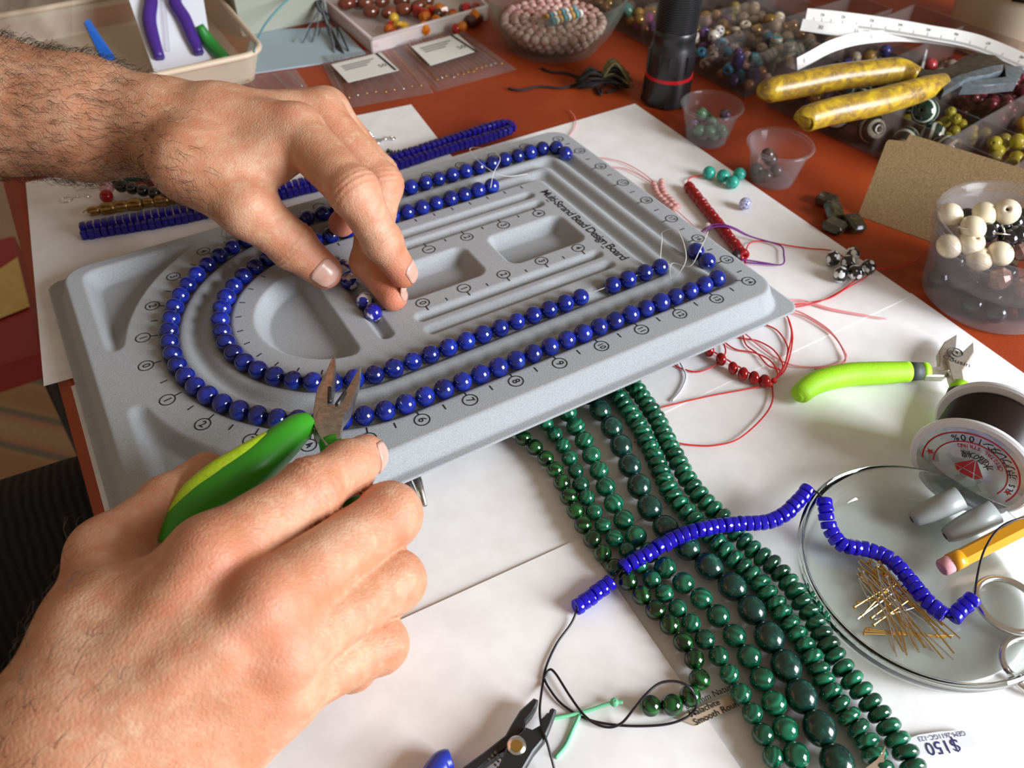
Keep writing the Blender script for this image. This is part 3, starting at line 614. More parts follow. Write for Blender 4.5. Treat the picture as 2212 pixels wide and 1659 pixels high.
# ------------------------------------------------------------------ blue glass strand on its black cord
bl = empty('blue_glass_strand', at(1500, 1150, 0), 'strand of cobalt blue glass discs on black cord, draped into the dish', 'bead strand')
CYL = bead_mesh('disc_bead', flat=.49, pw=6.0, rings=9, hole=.2)
pa = catmull([at(*p) for p in [(1249, 1309, 5.4), (1285, 1283, 5.6), (1325, 1254, 7)]], 12)
pb = catmull([at(*p) for p in [(1352, 1221, 11), (1400, 1196, 13), (1450, 1166, 14), (1500, 1148, 16), (1545, 1137, 15), (1600, 1131, 14), (1640, 1130, 13.5), (1675, 1122, 14), (1705, 1102, 15.5), (1727, 1080, 17), (1745, 1057, 19)]], 12)
pc = catmull([at(*p) for p in [(1782, 1085, 17), (1786, 1120, 14), (1797, 1150, 11), (1822, 1178, 9), (1868, 1186, 8), (1910, 1200, 8), (1945, 1228, 8), (1985, 1278, 8), (2012, 1308, 8), (2042, 1330, 8)]], 12)
pd = catmull([at(*p) for p in [(2062, 1330, 8.5), (2082, 1310, 10), (2106, 1287, 14)]], 12)
for P, tl in ((pa, .1), (pb, .08), (pc, .12), (pd, .2)): strand(bl, walk(P, 3.35), CYL, 3.45, M['cobalt'], .12, tl, rj=.015)
tube('cord', [at(*p) for p in [(1745, 1057, 19), (1762, 1062, 21), (1778, 1076, 19.5), (1782, 1090, 16)]], .45, M['cord_black'], bl, 8, k=8)
tube('cord', [at(*p) for p in [(2040, 1330, 8), (2052, 1335, 8), (2064, 1328, 8.5)]], .45, M['cord_black'], bl, 8, k=6)
tube('cord', [at(*p) for p in [(2106, 1287, 14), (2112, 1240, 24), (2128, 1185, 32), (2160, 1140, 38), (2212, 1118, 40), (2290, 1110, 36)]], .45, M['cord_black'], bl, 8, k=8)
tube('cord', [at(*p) for p in [(1325, 1254, 7), (1338, 1238, 9), (1352, 1221, 11)]], .45, M['cord_black'], bl, 8, k=6)
tube('cord', [at(*p) for p in [(1249, 1309, 5.4), (1235, 1345, 3.5), (1203, 1390, 2.8), (1180, 1440, 2.8), (1172, 1480, 3), (1166, 1530, 8), (1170, 1570, 13), (1182, 1605, 12), (1197, 1660, 8), (1206, 1700, 4)]], .5, M['cord_black'], bl, 8, k=10)
tube('cord', [at(*p) for p in [(1174, 1468, 3), (1186, 1447, 3.5), (1200, 1455, 4), (1232, 1505, 4), (1262, 1545, 4), (1290, 1565, 4), (1320, 1571, 4), (1345, 1560, 5), (1370, 1530, 10), (1395, 1500, 13), (1425, 1476, 14), (1460, 1472, 14), (1490, 1485, 13), (1503, 1510, 9), (1500, 1535, 5), (1470, 1556, 4), (1420, 1567, 3.5), (1340, 1567, 3.2), (1270, 1554, 3), (1215, 1522, 3), (1185, 1485, 3), (1174, 1462, 3)]], .5, M['cord_black'], bl, 8, k=10)

# ------------------------------------------------------------------ glass dish, pins, pencil, spool
dc = np.array([89.5, -270.2, 0]); GZ = 1.6
prof = [(0.01, 1.6), (40, 1.6), (44.5, 2.6), (47.6, 6), (50.2, 13), (51.0, 15.8), (51.9, 16.6), (53.0, 15.8), (52.8, 12), (50.2, 4), (47.5, .6), (44, 0), (0.01, 0)]
o = link('glass_dish', lathe('glass_dish', prof, 96), M['dishglass'], None, dc + [0, 0, GZ]); tag(o, 'round clear glass dish holding the gold head pins', 'dish')
pin_m = {}
def pin(a, b, m):
    d = b - a; ln = np.linalg.norm(d); key = (round(ln / 4) * 4, m)
    if key not in pin_m:
        pin_m[key] = mesh('head_pin', *join_vf([tube_vf([np.zeros(3), np.array([0, 0, key[0]])], .33, 6), tube_vf([np.array([0, 0, -.6]), np.zeros(3)], .85, 8)]), sharp=40)
    o = link('head_pin', pin_m[key], M[m], None, a, frame(d)); return tag(o, 'thin gold head pin in the heap inside the glass dish' if m == 'gold' else 'thin silver head pin in the heap inside the glass dish', 'pin', 'head pins in the glass dish')
r2 = random.Random(3)
for i in range(44):
    s_ = at(1850 + r2.random() * 75, 1205 + r2.random() * 60, 4 + r2.random() * 5); e_ = at(1930 + r2.random() * 140, 1335 + r2.random() * 90, 3.6 + r2.random() * 1.5)
    if i % 5 == 0: s_, e_ = at(1835 + r2.random() * 60, 1270 + r2.random() * 100, 4), at(1890 + r2.random() * 110, 1230 + r2.random() * 90, 6)
    if i % 11 == 0: s_, e_ = at(1860 + r2.random() * 20, 1350 + r2.random() * 20, 4), at(2010 + r2.random() * 50, 1370 + r2.random() * 12, 4)
    pin(s_, e_, 'gold' if r2.random() < .75 else 'silver')
pn = empty('pencil', at(2120, 1180, 0), 'yellow pencil with worn pink eraser leaning out of the glass dish', 'pencil'); a, b = at(2032, 1228, 8.5), at(2300, 1090, 27); d = nrm(b - a)
M['pencilyellow'] = mat('yellow_pencil_paint', (.80, .36, .012), .3, coat=.3); M['eraser'] = two('pink_eraser', (.72, .35, .38), (.6, .27, .30), 300, .8)
link('shaft', mesh('shaft', *tube_vf([a + d * 10, b], 4.0, 6), sharp=20), M['pencilyellow'], pn); tube('ferrule', [a + d * 5, a + d * 10.5], 4.1, M['pencilyellow'], pn, 20); tube('eraser', [a, a + d * .8, a + d * 5.5], [3.0, 3.7, 3.8], M['eraser'], pn, 20)
M['greycap'] = mat('grey_plastic_cap', (.36, .39, .38), .35)
for lab, a, b in (('grey tapered pen cap in the dish, left of the other cap', at(1970, 1122, 8), at(2075, 1075, 19)), ('grey tapered pen cap in the dish beside the pencil', at(2042, 1158, 8), at(2150, 1105, 19))):
    d = b - a; o = empty('pen_cap', a * [1, 1, 0], lab, 'pen cap', 'grey pen caps'); tube('barrel', [a, a + d * .08, a + d * .35, a + d * .6, b], [3.0, 3.9, 5.0, 5.4, 5.4], M['greycap'], o, 20); tube('tip_socket', [a - nrm(d) * .4, a + nrm(d) * .6], 1.5, M['charcoal'], o, 14)
def ring(name, c, r, t, m, lab, cat, tilt=(0, 0, 1)):
    f_ = frame(tilt); return tag(link(name, mesh(name, *tube_vf([c + r * (f_[0] * math.cos(w) + f_[1] * math.sin(w)) for w in np.linspace(0, 2 * math.pi, 41)[:-1]], t, 10, True)), m), lab, cat)
ring('metal_ring', at(2178, 1306, 6), 12.5, 1.5, M['silver'], 'brushed steel ring lying at the right inside the glass dish', 'ring'); ring('metal_ring', at(2235, 1440, 3.4), 12, 1.4, M['silver'], 'steel ring on the paper at the right frame edge below the dish', 'ring')
ax = np.array([math.cos(math.radians(18)), math.sin(math.radians(18)), 0]); u_ = np.array([-ax[1], ax[0], 0]); sc_c = np.array([136.4, -248.6, 28.2]); up = np.array([0, 0, 1.])
sp = empty('cord_spool', sc_c * [1, 1, 0], 'white spool of black elastic cord with a holographic round label', 'spool'); fb_ = np.array([u_, np.cross(ax, u_), ax])
link('flange', lathe('flange', [(0.01, 0), (25, 0), (26, .8), (26, 2.2), (25, 3), (0.01, 3)], 64), M['whiteplastic'], sp, sc_c, fb_); link('flange', lathe('flange', [(0.01, 0), (25, 0), (26, .8), (26, 2.2), (25, 3), (0.01, 3)], 64), M['whiteplastic'], sp, sc_c + ax * 30, fb_)
prof = [(8, 2.9)]; 
for i in range(28): prof += [(21.4, 3.2 + i * .95), (22.0, 3.6 + i * .95)]
prof += [(8, 30)]; M['blackcoil'] = mat('wound_black_cord', (.02, .010, .008), .33); link('wound_cord', lathe('wound_cord', prof, 56, sharp=None), M['blackcoil'], sp, sc_c, fb_)
m = M['holo'] = mat('holographic_foil', (.7, .75, .75), .25, metal=.55); v = coords(m, False, 1000.); vo = N(m, 'ShaderNodeTexVoronoi'); vo.inputs['Scale'].default_value = .22; L(m, v, vo.inputs['Vector'])
hs = N(m, 'ShaderNodeHueSaturation'); hs.inputs['Saturation'].default_value = .22; hs.inputs['Value'].default_value = 1.2; L(m, vo.outputs['Color'], hs.inputs['Color']); L(m, mixc(m, .62, hs.outputs['Color'], (.60, .66, .66)), BS(m).inputs['Base Color'])
lb = link('label', lathe('label', [(0.01, -.12), (22.6, -.12), (22.6, .05)], 56), M['holo'], sp, sc_c, fb_)
def lab(x, y, d=.25): return sc_c - ax * d + u_ * x + (-up) * y
def ringpart(r0, r1, a0, a1, n=48): 
    V = [lab(r * math.cos(t), r * math.sin(t)) for t in np.linspace(math.radians(a0), math.radians(a1), n) for r in (r0, r1)]; return V, [(2 * i, 2 * i + 1, 2 * i + 3, 2 * i + 2) for i in range(n - 1)]
put('label_ring', join_vf([ringpart(19.6, 20.3, -200, 20), ringpart(14.9, 15.5, -200, 20)]), M['redprint'], sp, False, None)
def arctext(s, r, a0, a1, size, m, flip=1):
    for i, ch in enumerate(s):
        if ch == ' ': continue
        a = math.radians(a0 + (a1 - a0) * i / (len(s) - 1)); er = u_ * math.cos(a) - up * math.sin(a); et = -u_ * math.sin(a) - up * math.cos(a)
        text('label_letter', ch, size, sc_c - ax * .25 + er * r, et, -er, m, sp, off=.05, bold=.006 if ord(ch) < 128 else 0.0)
arctext('\u30dd\u30ea\u30a6\u30ec\u30bf\u30f3100%', 17.4, -150, -48, 4.6, M['print']); arctext('CRYSTAL STRING', 13.2, -140, -50, 2.7, M['redprint']); arctext('\u6c34\u6676\u306e\u7dda', 8.7, -130, -58, 4.4, M['print'])
arctext('LS', 17.5, -178, -170, 3.4, M['print'])
D = [(0, -7.2), (-6.5, 1), (-4, 4.2), (4, 4.2), (6.5, 1)]
put('label_diamond', ([lab(*p) for p in [(-.25, -6.8), (-6.4, 1), (-2.6, 1), (.25, -6.8), (2.6, 1), (6.4, 1), (-2.2, .8), (2.2, .8), (0, -6.2), (-6, 1.4), (-3.8, 4), (-2.8, 1.4), (-3.1, 4), (-2.3, 1.4), (2.3, 1.4), (3.1, 4), (2.8, 1.4), (3.8, 4), (6, 1.4)]], [(0, 1, 2), (3, 4, 5), (8, 6, 7), (9, 10, 11), (12, 15, 14, 13), (16, 17, 18)]), M['redprint'], sp, False, None)
for a in (-185, 5):
    c0 = (15.8 * 1.1 * math.cos(math.radians(a)), 15.8 * 1.1 * math.sin(math.radians(a))); put('label_star', ([lab(c0[0] + (1.9 if i % 2 else .8) * math.cos(i * math.pi / 5), c0[1] + (1.9 if i % 2 else .8) * math.sin(i * math.pi / 5)) for i in range(10)], [tuple(range(10))]), M['redprint'], sp, False, None)

# ------------------------------------------------------------------ tools
M['satin'] = two('satin_steel', (.55, .51, .43), (.62, .58, .50), 500, .42, metal=.75, per=False)
wc = empty('wire_cutter', at(1950, 805, 0), 'lime green handled wire cutters with open steel jaws', 'wire cutters')
tube('handle', [at(*p) for p in [(1721, 858, 7.6), (1730, 850, 7.6), (1764, 826, 7.6), (1829, 810, 8), (1897, 806, 8.2), (1962, 803, 8.2)]], [2.5, 5.4, 6.2, 6.4, 6.2, 5.6], M['lime'], wc, 24, k=8); tube('grip_band', [at(1960, 803, 8.2), at(1990, 802, 8.2)], [5.3, 4.8], M['charcoal'], wc, 24); tube('grip_ring', [at(1988, 802, 8.2), at(2003, 801, 8.2)], [4.9, 4.5], M['lime'], wc, 24)
flat('jaw', [(2000, 793), (2028, 790), (2030, 775), (2028, 758), (2041, 737), (2068, 721), (2066, 748), (2064, 770), (2057, 800), (2040, 812), (2002, 811)], 5.0, 9.8, M['satin'], wc, .6)
flat('jaw', [(2046, 777), (2060, 752), (2079, 760), (2103, 738), (2105, 760), (2090, 786), (2080, 800), (2086, 838), (2066, 842), (2055, 812)], 6.0, 11.6, M['satin'], wc, .6)
tube('spring', [at(2006, 803, 8), at(2030, 803, 9.5), at(2050, 800, 12)], .5, M['silver'], wc, 8, k=4); tube('spring', [at(2068, 845, 8), at(2060, 822, 9.5), at(2048, 802, 12)], .5, M['silver'], wc, 8, k=4)
tube('grip_ring', [at(2074, 833, 8.5), at(2068, 850, 8.5)], [4.5, 5.0], M['lime'], wc, 24); tube('grip_band', [at(2069, 848, 8.5), at(2060, 874, 8.2)], [5.0, 5.4], M['charcoal'], wc, 24); tube('handle', [at(*p) for p in [(2061, 872, 8.2), (2050, 905, 7.8), (2040, 950, 7.4), (2038, 985, 7.4)]], [5.6, 6.0, 5.8, 4.5], M['lime'], wc, 24, k=6)
X = at(2085, 797, 12) - at(2045, 783, 12); Y = np.cross([0, 0, 1.], nrm(X)); text('jaw_lettering', 'Cousin', 5.0, at(2066, 780, 11.7), X, Y, M['print'], wc, off=.1)
sp_ = [at(2066, 763, 11.75) + (nrm(X) * math.cos(t) + Y * math.sin(t)) * (.5 + .42 * t) for t in np.linspace(0, 11, 60)]; tube('jaw_spiral', sp_, .35, M['charcoal'], wc, 6)
cp = empty('crimping_pliers', at(1110, 1600, 0), 'black steel crimping pliers with blue handles at the bottom edge', 'pliers')
flat('jaw', [(1153, 1507), (1163, 1511), (1160, 1522), (1150, 1540), (1136, 1556), (1134, 1570), (1115, 1600), (1090, 1620), (1060, 1640), (960, 1720), (940, 1700), (1046, 1623), (1092, 1587), (1104, 1565), (1123, 1534)], 4, 10, M['blacktool'], cp, .6)
flat('jaw', [(1136, 1570), (1150, 1575), (1166, 1566), (1169, 1552), (1176, 1546), (1181, 1539), (1186, 1538), (1188, 1531), (1194, 1528), (1202, 1533), (1190, 1565), (1178, 1593), (1153, 1623), (1120, 1680), (1080, 1730), (1040, 1730), (1075, 1660), (1095, 1610)], 6, 12.6, M['blacktool'], cp, .6)
link('rivet', lathe('rivet', [(3.4, 0), (3.4, .5), (2.6, 1.2), (2.0, 1.4), (0.01, 1.4)], 32), M['silver'], cp, at(1116, 1611, 12.6)); link('rivet_face', lathe('rivet_face', [(2.2, 0), (2.1, .25), (0.01, .25)], 28), M['gold'], cp, at(1116, 1611, 14.05))
X = nrm(at(1092, 1652, 12.6) - at(1060, 1622, 12.6)); Y = np.cross([0, 0, 1.], X); M['greyprint'] = mat('grey_engraving', (.12, .11, .09), .5)
for i, (a, b) in enumerate(((0, 5.5), (0, 7.5), (0, 8.5))): put('engraving', join_vf([([at(1066, 1625, 10.15) - Y * (1.6 * i) + X * (t_ + u) + Y * w for u, w in ((0, 0), (1.1, 0), (1.1, .8), (0, .8))], [(0, 1, 2, 3)]) for t_ in np.arange(a, b, 1.4)]), M['greyprint'], cp, False, None)
M['bluegrip'] = mat('blue_dipped_grip', (.02, .04, .38), .3)
tube('handle', [at(*p) for p in [(975, 1640, 8), (955, 1650, 8), (930, 1690, 8), (900, 1740, 8)]], [3.5, 4.6, 5, 5], M['bluegrip'], cp, 20, k=5)
fp = empty('flat_pliers', at(890, 1040, 0), 'steel plier jaws poking out from under the board edge', 'pliers')
for s_ in (-1, 1):
    a, b, c = at(914, 1094, 5.5), at(893, 1045, 7), at(866, 985, 7.5); sd = nrm(np.cross([0, 0, 1.], b - a)); tube('jaw', [a + sd * s_ * 1.0, b + sd * s_ * 2.4, c + sd * s_ * 3.0], [1.0, 2.1, 3.2], M['steel'], fp, 12)
tube('joint', [at(866, 985, 5), at(866, 985, 9)], 6, M['steel'], fp, 24)
# pliers held in the right hand
hp = empty('green_pliers', at(700, 950, 40), 'green handled wire-nose pliers held open by the right hand', 'pliers')
def slab(name, P, th, m, parent, bev=.5):
    """solid plate through image points with heights; th = thickness below"""
    T = [at(*p) for p in P]; n = len(T); c = np.mean(T, 0); nn = np.array([0, 0, 1.]); U, s_, Vt = np.linalg.svd(np.array(T) - c); nn = Vt[2] * np.sign(Vt[2][2]); Lw = [q - nn * th for q in T]; cc = c
    Ti = [q + (cc - q) * .05 + nn * .0 for q in T]; V = Lw + [q - nn * bev for q in T] + [cc + (q - cc) * .93 for q in T]
    F = [tuple(range(n))]; 
    for j in range(2):
        for i in range(n): a, b = j * n + i, j * n + (i + 1) % n; F.append((b, a, a + n, b + n))
    F.append(tuple(range(2 * n, 3 * n))[::-1])
    o = put(name, (V, F), m, parent, True, 30); bm = bmesh.new(); bm.from_mesh(o.data); bmesh.ops.recalc_face_normals(bm, faces=bm.faces); bm.to_mesh(o.data); bm.free(); return o
slab('jaw', [(724, 768, 49), (716, 774, 49.5), (707, 795, 51), (684, 840, 55), (676, 890, 60), (676, 924, 62), (700, 935, 62), (712, 912, 61), (710, 868, 58), (719, 834, 54.5), (726, 790, 50.5)], 7, M['steel'], hp)
slab('jaw', [(781, 790, 49), (772, 800, 50), (745, 848, 55), (726, 872, 58), (690, 878, 60), (676, 910, 63), (690, 938, 64), (704, 960, 64), (720, 958, 64), (735, 940, 63.5), (742, 900, 61), (759, 876, 58), (778, 815, 51)], 6, M['steel'], hp)
tube('cutter_slot', [at(728, 873, 58.6), at(745, 848, 55.6)], .9, M['blacktool'], hp, 8); tube('cutter_slot', [at(712, 868, 58.6), at(712, 838, 55.4)], .9, M['blacktool'], hp, 8)
tube('handle', [at(*p) for p in [(668, 912, 60), (645, 925, 61), (610, 955, 62), (555, 1005, 63), (500, 1045, 63), (440, 1085, 62), (395, 1128, 60), (365, 1180, 57)]], [4.5, 6.2, 7.4, 8.3, 8.4, 7.6, 6.5, 5.0], M['greengrip'], hp, 24, k=8)
tube('grip_insert', [at(*p) for p in [(618, 922, 65.0), (578, 950, 66.0), (530, 984, 67.0), (470, 1022, 67.0), (415, 1066, 65.0), (378, 1116, 62.0), (362, 1160, 58)]], [1.0, 3.4, 4.6, 4.8, 4.4, 3.0, 2], M['limegrip'], hp, 16, k=8)
tube('handle', [at(*p) for p in [(712, 950, 60), (728, 1000, 57), (746, 1080, 52), (748, 1150, 46), (725, 1230, 42), (690, 1300, 38)]], [4.5, 6.0, 7, 7, 6.5, 5], M['greengrip'], hp, 24, k=8)
# ------------------------------------------------------------------ red, pink and purple cords and small strands
rb = empty('red_bracelet', at(1600, 800, 0), 'red round glass bead bracelet with red cords below the board corner', 'bracelet')
strand(rb, [(at(*p, 4.6), nrm([.9, -.45, 0])) for p in [(1532, 757), (1558, 776), (1584, 795), (1605, 807), (1629, 816), (1650, 823)]], bead_mesh('squat_bead', flat=.72), 3.7, M['redglass'], .1)
for P in ([(1525, 750), (1660, 830)], [(1671, 823), (1692, 795), (1703, 760), (1710, 720), (1703, 690)], [(1671, 823), (1690, 800), (1700, 770), (1700, 745), (1680, 715), (1652, 700), (1640, 690)], [(1671, 823), (1685, 805), (1690, 785), (1670, 755), (1635, 736), (1600, 730), (1580, 720)], [(1671, 823), (1685, 800), (1660, 790), (1635, 763), (1612, 745), (1604, 720)], [(1671, 823), (1680, 808), (1665, 780), (1630, 762), (1590, 755), (1563, 738)], [(1671, 823), (1695, 800), (1708, 760), (1712, 725), (1706, 695), (1698, 680)], [(1660, 832), (1600, 843), (1520, 858), (1425, 881), (1400, 888)], [(1668, 830), (1668, 868), (1645, 905), (1595, 948), (1545, 962), (1500, 962), (1465, 957), (1425, 945), (1370, 955)], [(1563, 740), (1567, 762), (1550, 785), (1510, 803), (1475, 797), (1450, 785)]):
    tube('cord', [at(*p, 2.2 + .6 * math.sin(i)) for i, p in enumerate(P)], .45, M['cord_red'], rb, 6, k=8)
for p in ((1662, 830), (1672, 822)): link('knot', BEAD, M['cord_red'], rb, at(*p, 3.4), frame((1, .3, .5)), 1.7)
pk = empty('pink_string', at(1780, 740, 0), 'pair of pale pink cords curling past the board corner', 'cord')
for P in ([(1690, 668), (1730, 675), (1790, 712), (1822, 755), (1827, 775), (1800, 788), (1750, 793), (1700, 785), (1650, 755), (1615, 725), (1600, 715)], [(1690, 672), (1740, 684), (1800, 725), (1826, 770), (1815, 787), (1760, 797)], [(1685, 652), (1730, 648), (1790, 668), (1860, 680), (1915, 689)], [(1685, 656), (1750, 655), (1800, 668), (1880, 683)]): tube('cord', [at(*p, 2 + .4 * (i % 2)) for i, p in enumerate(P)], .45, M['cord_pink'], pk, 6, k=8)
o = tube('lilac_thread', pxs([(1460, 770), (1473, 790), (1482, 815), (1470, 845), (1452, 866)], 2), .6, M['cord_white'], None, 6, k=8); tag(o, 'short pale lilac thread end between green strands and red bracelet', 'thread')
rs = empty('red_tube_strand', at(1545, 480, 0), 'tight straight strand of dark red glass discs beside the board', 'bead strand')
strand(rs, walk(catmull(pxs([(1488, 403), (1510, 432), (1545, 475), (1580, 520), (1606, 552)], 4.5), 10), 3.0), CYL, [3.6, 3.7, 3.4, 3.8], M['redglass'], .1, .1); link('end_bead', BEAD, M['blacktool'], rs, at(1590, 553, 4), frame((1, 0, 0)), 3.3)
for P in ([(1488, 403), (1487, 388), (1500, 381), (1520, 380), (1540, 384)], [(1606, 552), (1610, 570), (1612, 540), (1622, 524), (1650, 521), (1700, 530), (1750, 537), (1800, 543), (1850, 572), (1890, 580), (1940, 577), (1985, 562)], [(1890, 580), (1868, 600), (1830, 622), (1790, 645), (1740, 655), (1695, 663)], [(1888, 582), (1850, 604), (1810, 632), (1760, 655), (1690, 668)]): tube('cord', [at(*p, 2.2 + .5 * (i % 2)) for i, p in enumerate(P)], .45, M['cord_red'], rs, 6, k=8)
pc_ = empty('purple_cord', at(1620, 520, 0), 'purple cord looped over the dark red strand', 'cord')
for P in ([(1495, 525, 3), (1515, 500, 6), (1545, 484, 9), (1580, 490, 9), (1620, 510, 4), (1660, 522, 3), (1688, 532, 3), (1693, 550, 3), (1690, 571, 3), (1650, 570, 3), (1608, 567, 3)], [(1500, 522, 3), (1530, 494, 8), (1570, 490, 9.5), (1610, 507, 5), (1640, 517, 3)], [(1675, 572, 2.5), (1640, 566, 2.5), (1600, 560, 3)]): tube('cord', [at(*p) for p in P], .5, M['cord_purple'], pc_, 6, k=8)
ps = empty('pink_crystal_strand', at(1435, 425, 0), 'short doubled strand of pale pink crystal beads behind the board', 'bead strand')
for P in ([(1412, 398), (1420, 418), (1440, 438), (1458, 452)], [(1428, 392), (1434, 415), (1450, 432), (1466, 450)]): strand(ps, walk(catmull(pxs(P, 3.2), 8), 4.0), bead_mesh('faceted_bead', seg=8, rings=4), 2.3, M['pinkglass'], .2, .3)
for P in ([(1412, 392), (1390, 375), (1360, 357), (1330, 346), (1290, 340), (1260, 345)], [(1410, 396), (1375, 375), (1340, 362), (1300, 360), (1270, 352)], [(1462, 455), (1490, 480), (1510, 500)]): tube('thread', pxs(P, 2), .35, M['cord_pink'], ps, 6, k=8)
o = tube('pink_thread', pxs([(1230, 238), (1240, 250), (1244, 265), (1240, 280), (1228, 296)], 1.8), .35, M['cord_pink'], None, 6, k=8); tag(o, 'fine pink thread curling over the paper edge behind the board', 'thread')
o = link('pearl_bead', BEAD, mat('pale_rose_pearl', (.72, .55, .50), .25), None, at(1528, 488, 3.4), frame((1, .2, 0)), 2.3); tag(o, 'tiny pale pink pearl bead beside the purple cord', 'bead')

# ------------------------------------------------------------------ loose beads
m = M['teal'] = two('teal_veined_stone', (.01, .25, .19), (.04, .42, .32), 1500, .3)
for p, lab in (((1532, 373), 'teal stone bead leftmost of the group of four'), ((1562, 380), 'teal stone bead second from left in the group of four'), ((1597, 376), 'teal stone bead farthest right at the back of the four'), ((1582, 394), 'teal stone bead nearest the board in the group of four')):
    tag(link('teal_bead', BEAD, m, None, at(*p, 5.5), frame((rnd.random(), rnd.random(), .4)), 4.55), lab, 'bead', 'loose teal beads')
m = mat('blue_scrolled_porcelain', (.8, .8, .85), .15, coat=.5); v = coords(m, False, 1000.); f = noise(m, v, 2.2, 1, .4, 2.0); L(m, ramp(m, f, [(.44, (.75, .76, .85)), (.48, (.02, .04, .42)), (.56, (.03, .05, .5)), (.60, (.8, .8, .88))]), BS(m).inputs['Base Color'])
tag(link('porcelain_bead', BEAD, m, None, at(1610, 440, 5.3), frame((1, .5, .3)), 4.2), 'small white bead with blue scrollwork alone on the paper', 'bead')
m = mat('black_white_dotted_glass', (.01, .01, .01), .1, coat=.6); v = coords(m, True, 1000.); vo = N(m, 'ShaderNodeTexVoronoi'); vo.inputs['Scale'].default_value = 1.25; vo.inputs['Randomness'].default_value = .55; L(m, v, vo.inputs['Vector']); L(m, ramp(m, vo.outputs['Distance'], [(.46, (.82, .84, .84)), (.50, (.008, .008, .008))]), BS(m).inputs['Base Color'])
DOT = bead_mesh('dotted_bead', flat=.85, hole=.25)
for p, z, lab in (((1800, 558), 6, 'black bead with white dots at the far left of its cluster'), ((1842, 549), 6, 'black bead with white dots at the back of its cluster'), ((1832, 568), 6, 'black bead with white dots in the middle of its cluster'), ((1816, 593), 6, 'black bead with white dots nearest the board'), ((1848, 589), 6, 'black bead with white dots and its hole facing the viewer'), ((1876, 577), 6, 'black bead with white dots rightmost on the red cord')):
    tag(link('dotted_bead', DOT, m, None, at(*p, z), frame((rnd.gauss(0, 1), -1, .2)), 5.1), lab, 'bead', 'polka dot beads')
m = two('dark_iridescent_glass', (.010, .010, .009), (.06, .05, .022), 300, .12, coat=.6)
TAB = mesh('tablet_bead', *prism_vf(rrect(-7, 7, -6, 6, 2.6), -3.4, 3.4, 1.6), sharp=30)
for p, z, a, tl, lab in (((1787, 432), 4, 20, (.1, .1, 1), 'dark square tablet bead farthest from the polka dot beads'), ((1802, 456), 5.5, 50, (.2, -.5, 1), 'dark tablet bead tilted on edge in the middle of four'), ((1803, 488), 4, 15, (0, 0, 1), 'dark square tablet bead nearest the paper edge'), ((1846, 482), 5, 60, (.1, -.3, 1), 'dark bronze tablet bead rightmost, by the brown card')):
    f_ = frame(nrm(tl)); c_, s_ = math.cos(math.radians(a)), math.sin(math.radians(a)); tag(link('tablet_bead', TAB, m, None, at(*p, z), np.array([f_[0] * c_ + f_[1] * s_, f_[1] * c_ - f_[0] * s_, f_[2]])), lab, 'bead', 'dark tablet beads')

# ------------------------------------------------------------------ cups
M['cupplastic'] = clear('clear_cup_plastic', (.92, .90, .92), .07, .12)
def cup(name, c, prof, label, cat='cup'): return tag(link(name, lathe(name, prof, 64), M['cupplastic'], None, c), label, cat)
def pile(n, c, r, z0, br, me, mts, label, name, group, cat='bead', layers=2, seed=1):
    q = random.Random(seed); k = 0; placed = []
    for ly in range(layers + 2):
        t = 0
        while t < 60 and k < n:
            a = q.random() * 6.28; d = (r - br) * math.sqrt(q.random()); p = np.array([c[0] + d * math.cos(a), c[1] + d * math.sin(a), z0 + br + ly * br * 1.5]); t += 1
            if all(np.linalg.norm(p - s_) > br * 1.85 for s_ in placed):
                placed.append(p); tag(link(name, me, mts[k % len(mts)], None, p, frame([q.gauss(0, 1) for _ in range(3)]), br), label, cat, group); k += 1
c1 = np.array([259.5, 73, .2]); c2 = np.array([264, 6, .2])
pr_ = [(0.01, .8), (14.6, .8), (20.6, 25.5), (22.6, 27.6), (23.4, 28.6), (23.2, 29.6), (22.2, 29.4), (21.4, 28.0), (20.0, 25.8), (19.4, 25.6)]; pr_ = [(0.01, 0), (15, 0), (15.6, .6), (20.9, 26), (22.8, 26.4), (23.4, 27.4), (22.8, 28.4), (21.4, 28.4), (20.2, 26.6), (14.8, 1.2), (0.01, 1.0)]
cup('sauce_cup', c1, pr_, 'small clear plastic cup of green stone beads beside the flashlight'); cup('sauce_cup', c2, pr_, 'small clear plastic cup of dark brown beads near the brown card')
zo = [two('green_zoisite', (.05, .12, .06), (.16, .28, .17), 1500, .25), two('plum_zoisite', (.06, .03, .05), (.20, .12, .16), 1300, .25)]
pile(15, c1, 17.5, 1.4, 4.4, BEAD, [zo[0], zo[0], zo[1], zo[0]], 'green and plum stone bead in the cup beside the flashlight', 'zoisite_bead', 'beads in the cup beside the flashlight', seed=4)
pile(5, c2 + [-4, 2, 0], 12, 1.4, 4.8, BEAD, [two('brown_agate', (.045, .025, .022), (.12, .07, .06), 1200, .22)], 'dark brown stone bead in the cup near the brown card', 'agate_bead', 'beads in the cup near the brown card', seed=2)
c3 = np.array([286, -156, .2]); pr3 = [(0.01, 0), (35, 0), (36.5, 1.4), (41, 24), (43.6, 41), (45.6, 42), (46.2, 43.4), (45.4, 44.6), (43.4, 44.6), (41.8, 41.5), (39.4, 24), (37, 2), (0.01, 1.2)]
cup('deli_cup', c3, pr3, 'large lower clear cup with black beads at the right edge'); pr4 = [(0.01, 21), (36, 21), (37.5, 22), (42.0, 45), (44.2, 46), (45.8, 48), (46.6, 50), (45.8, 51.5), (44, 51.2), (42.6, 49), (40.4, 44), (36, 23), (0.01, 22.2)]
cup('deli_cup', c3, pr4, 'large upper clear cup of ivory and copper beads at the right edge')
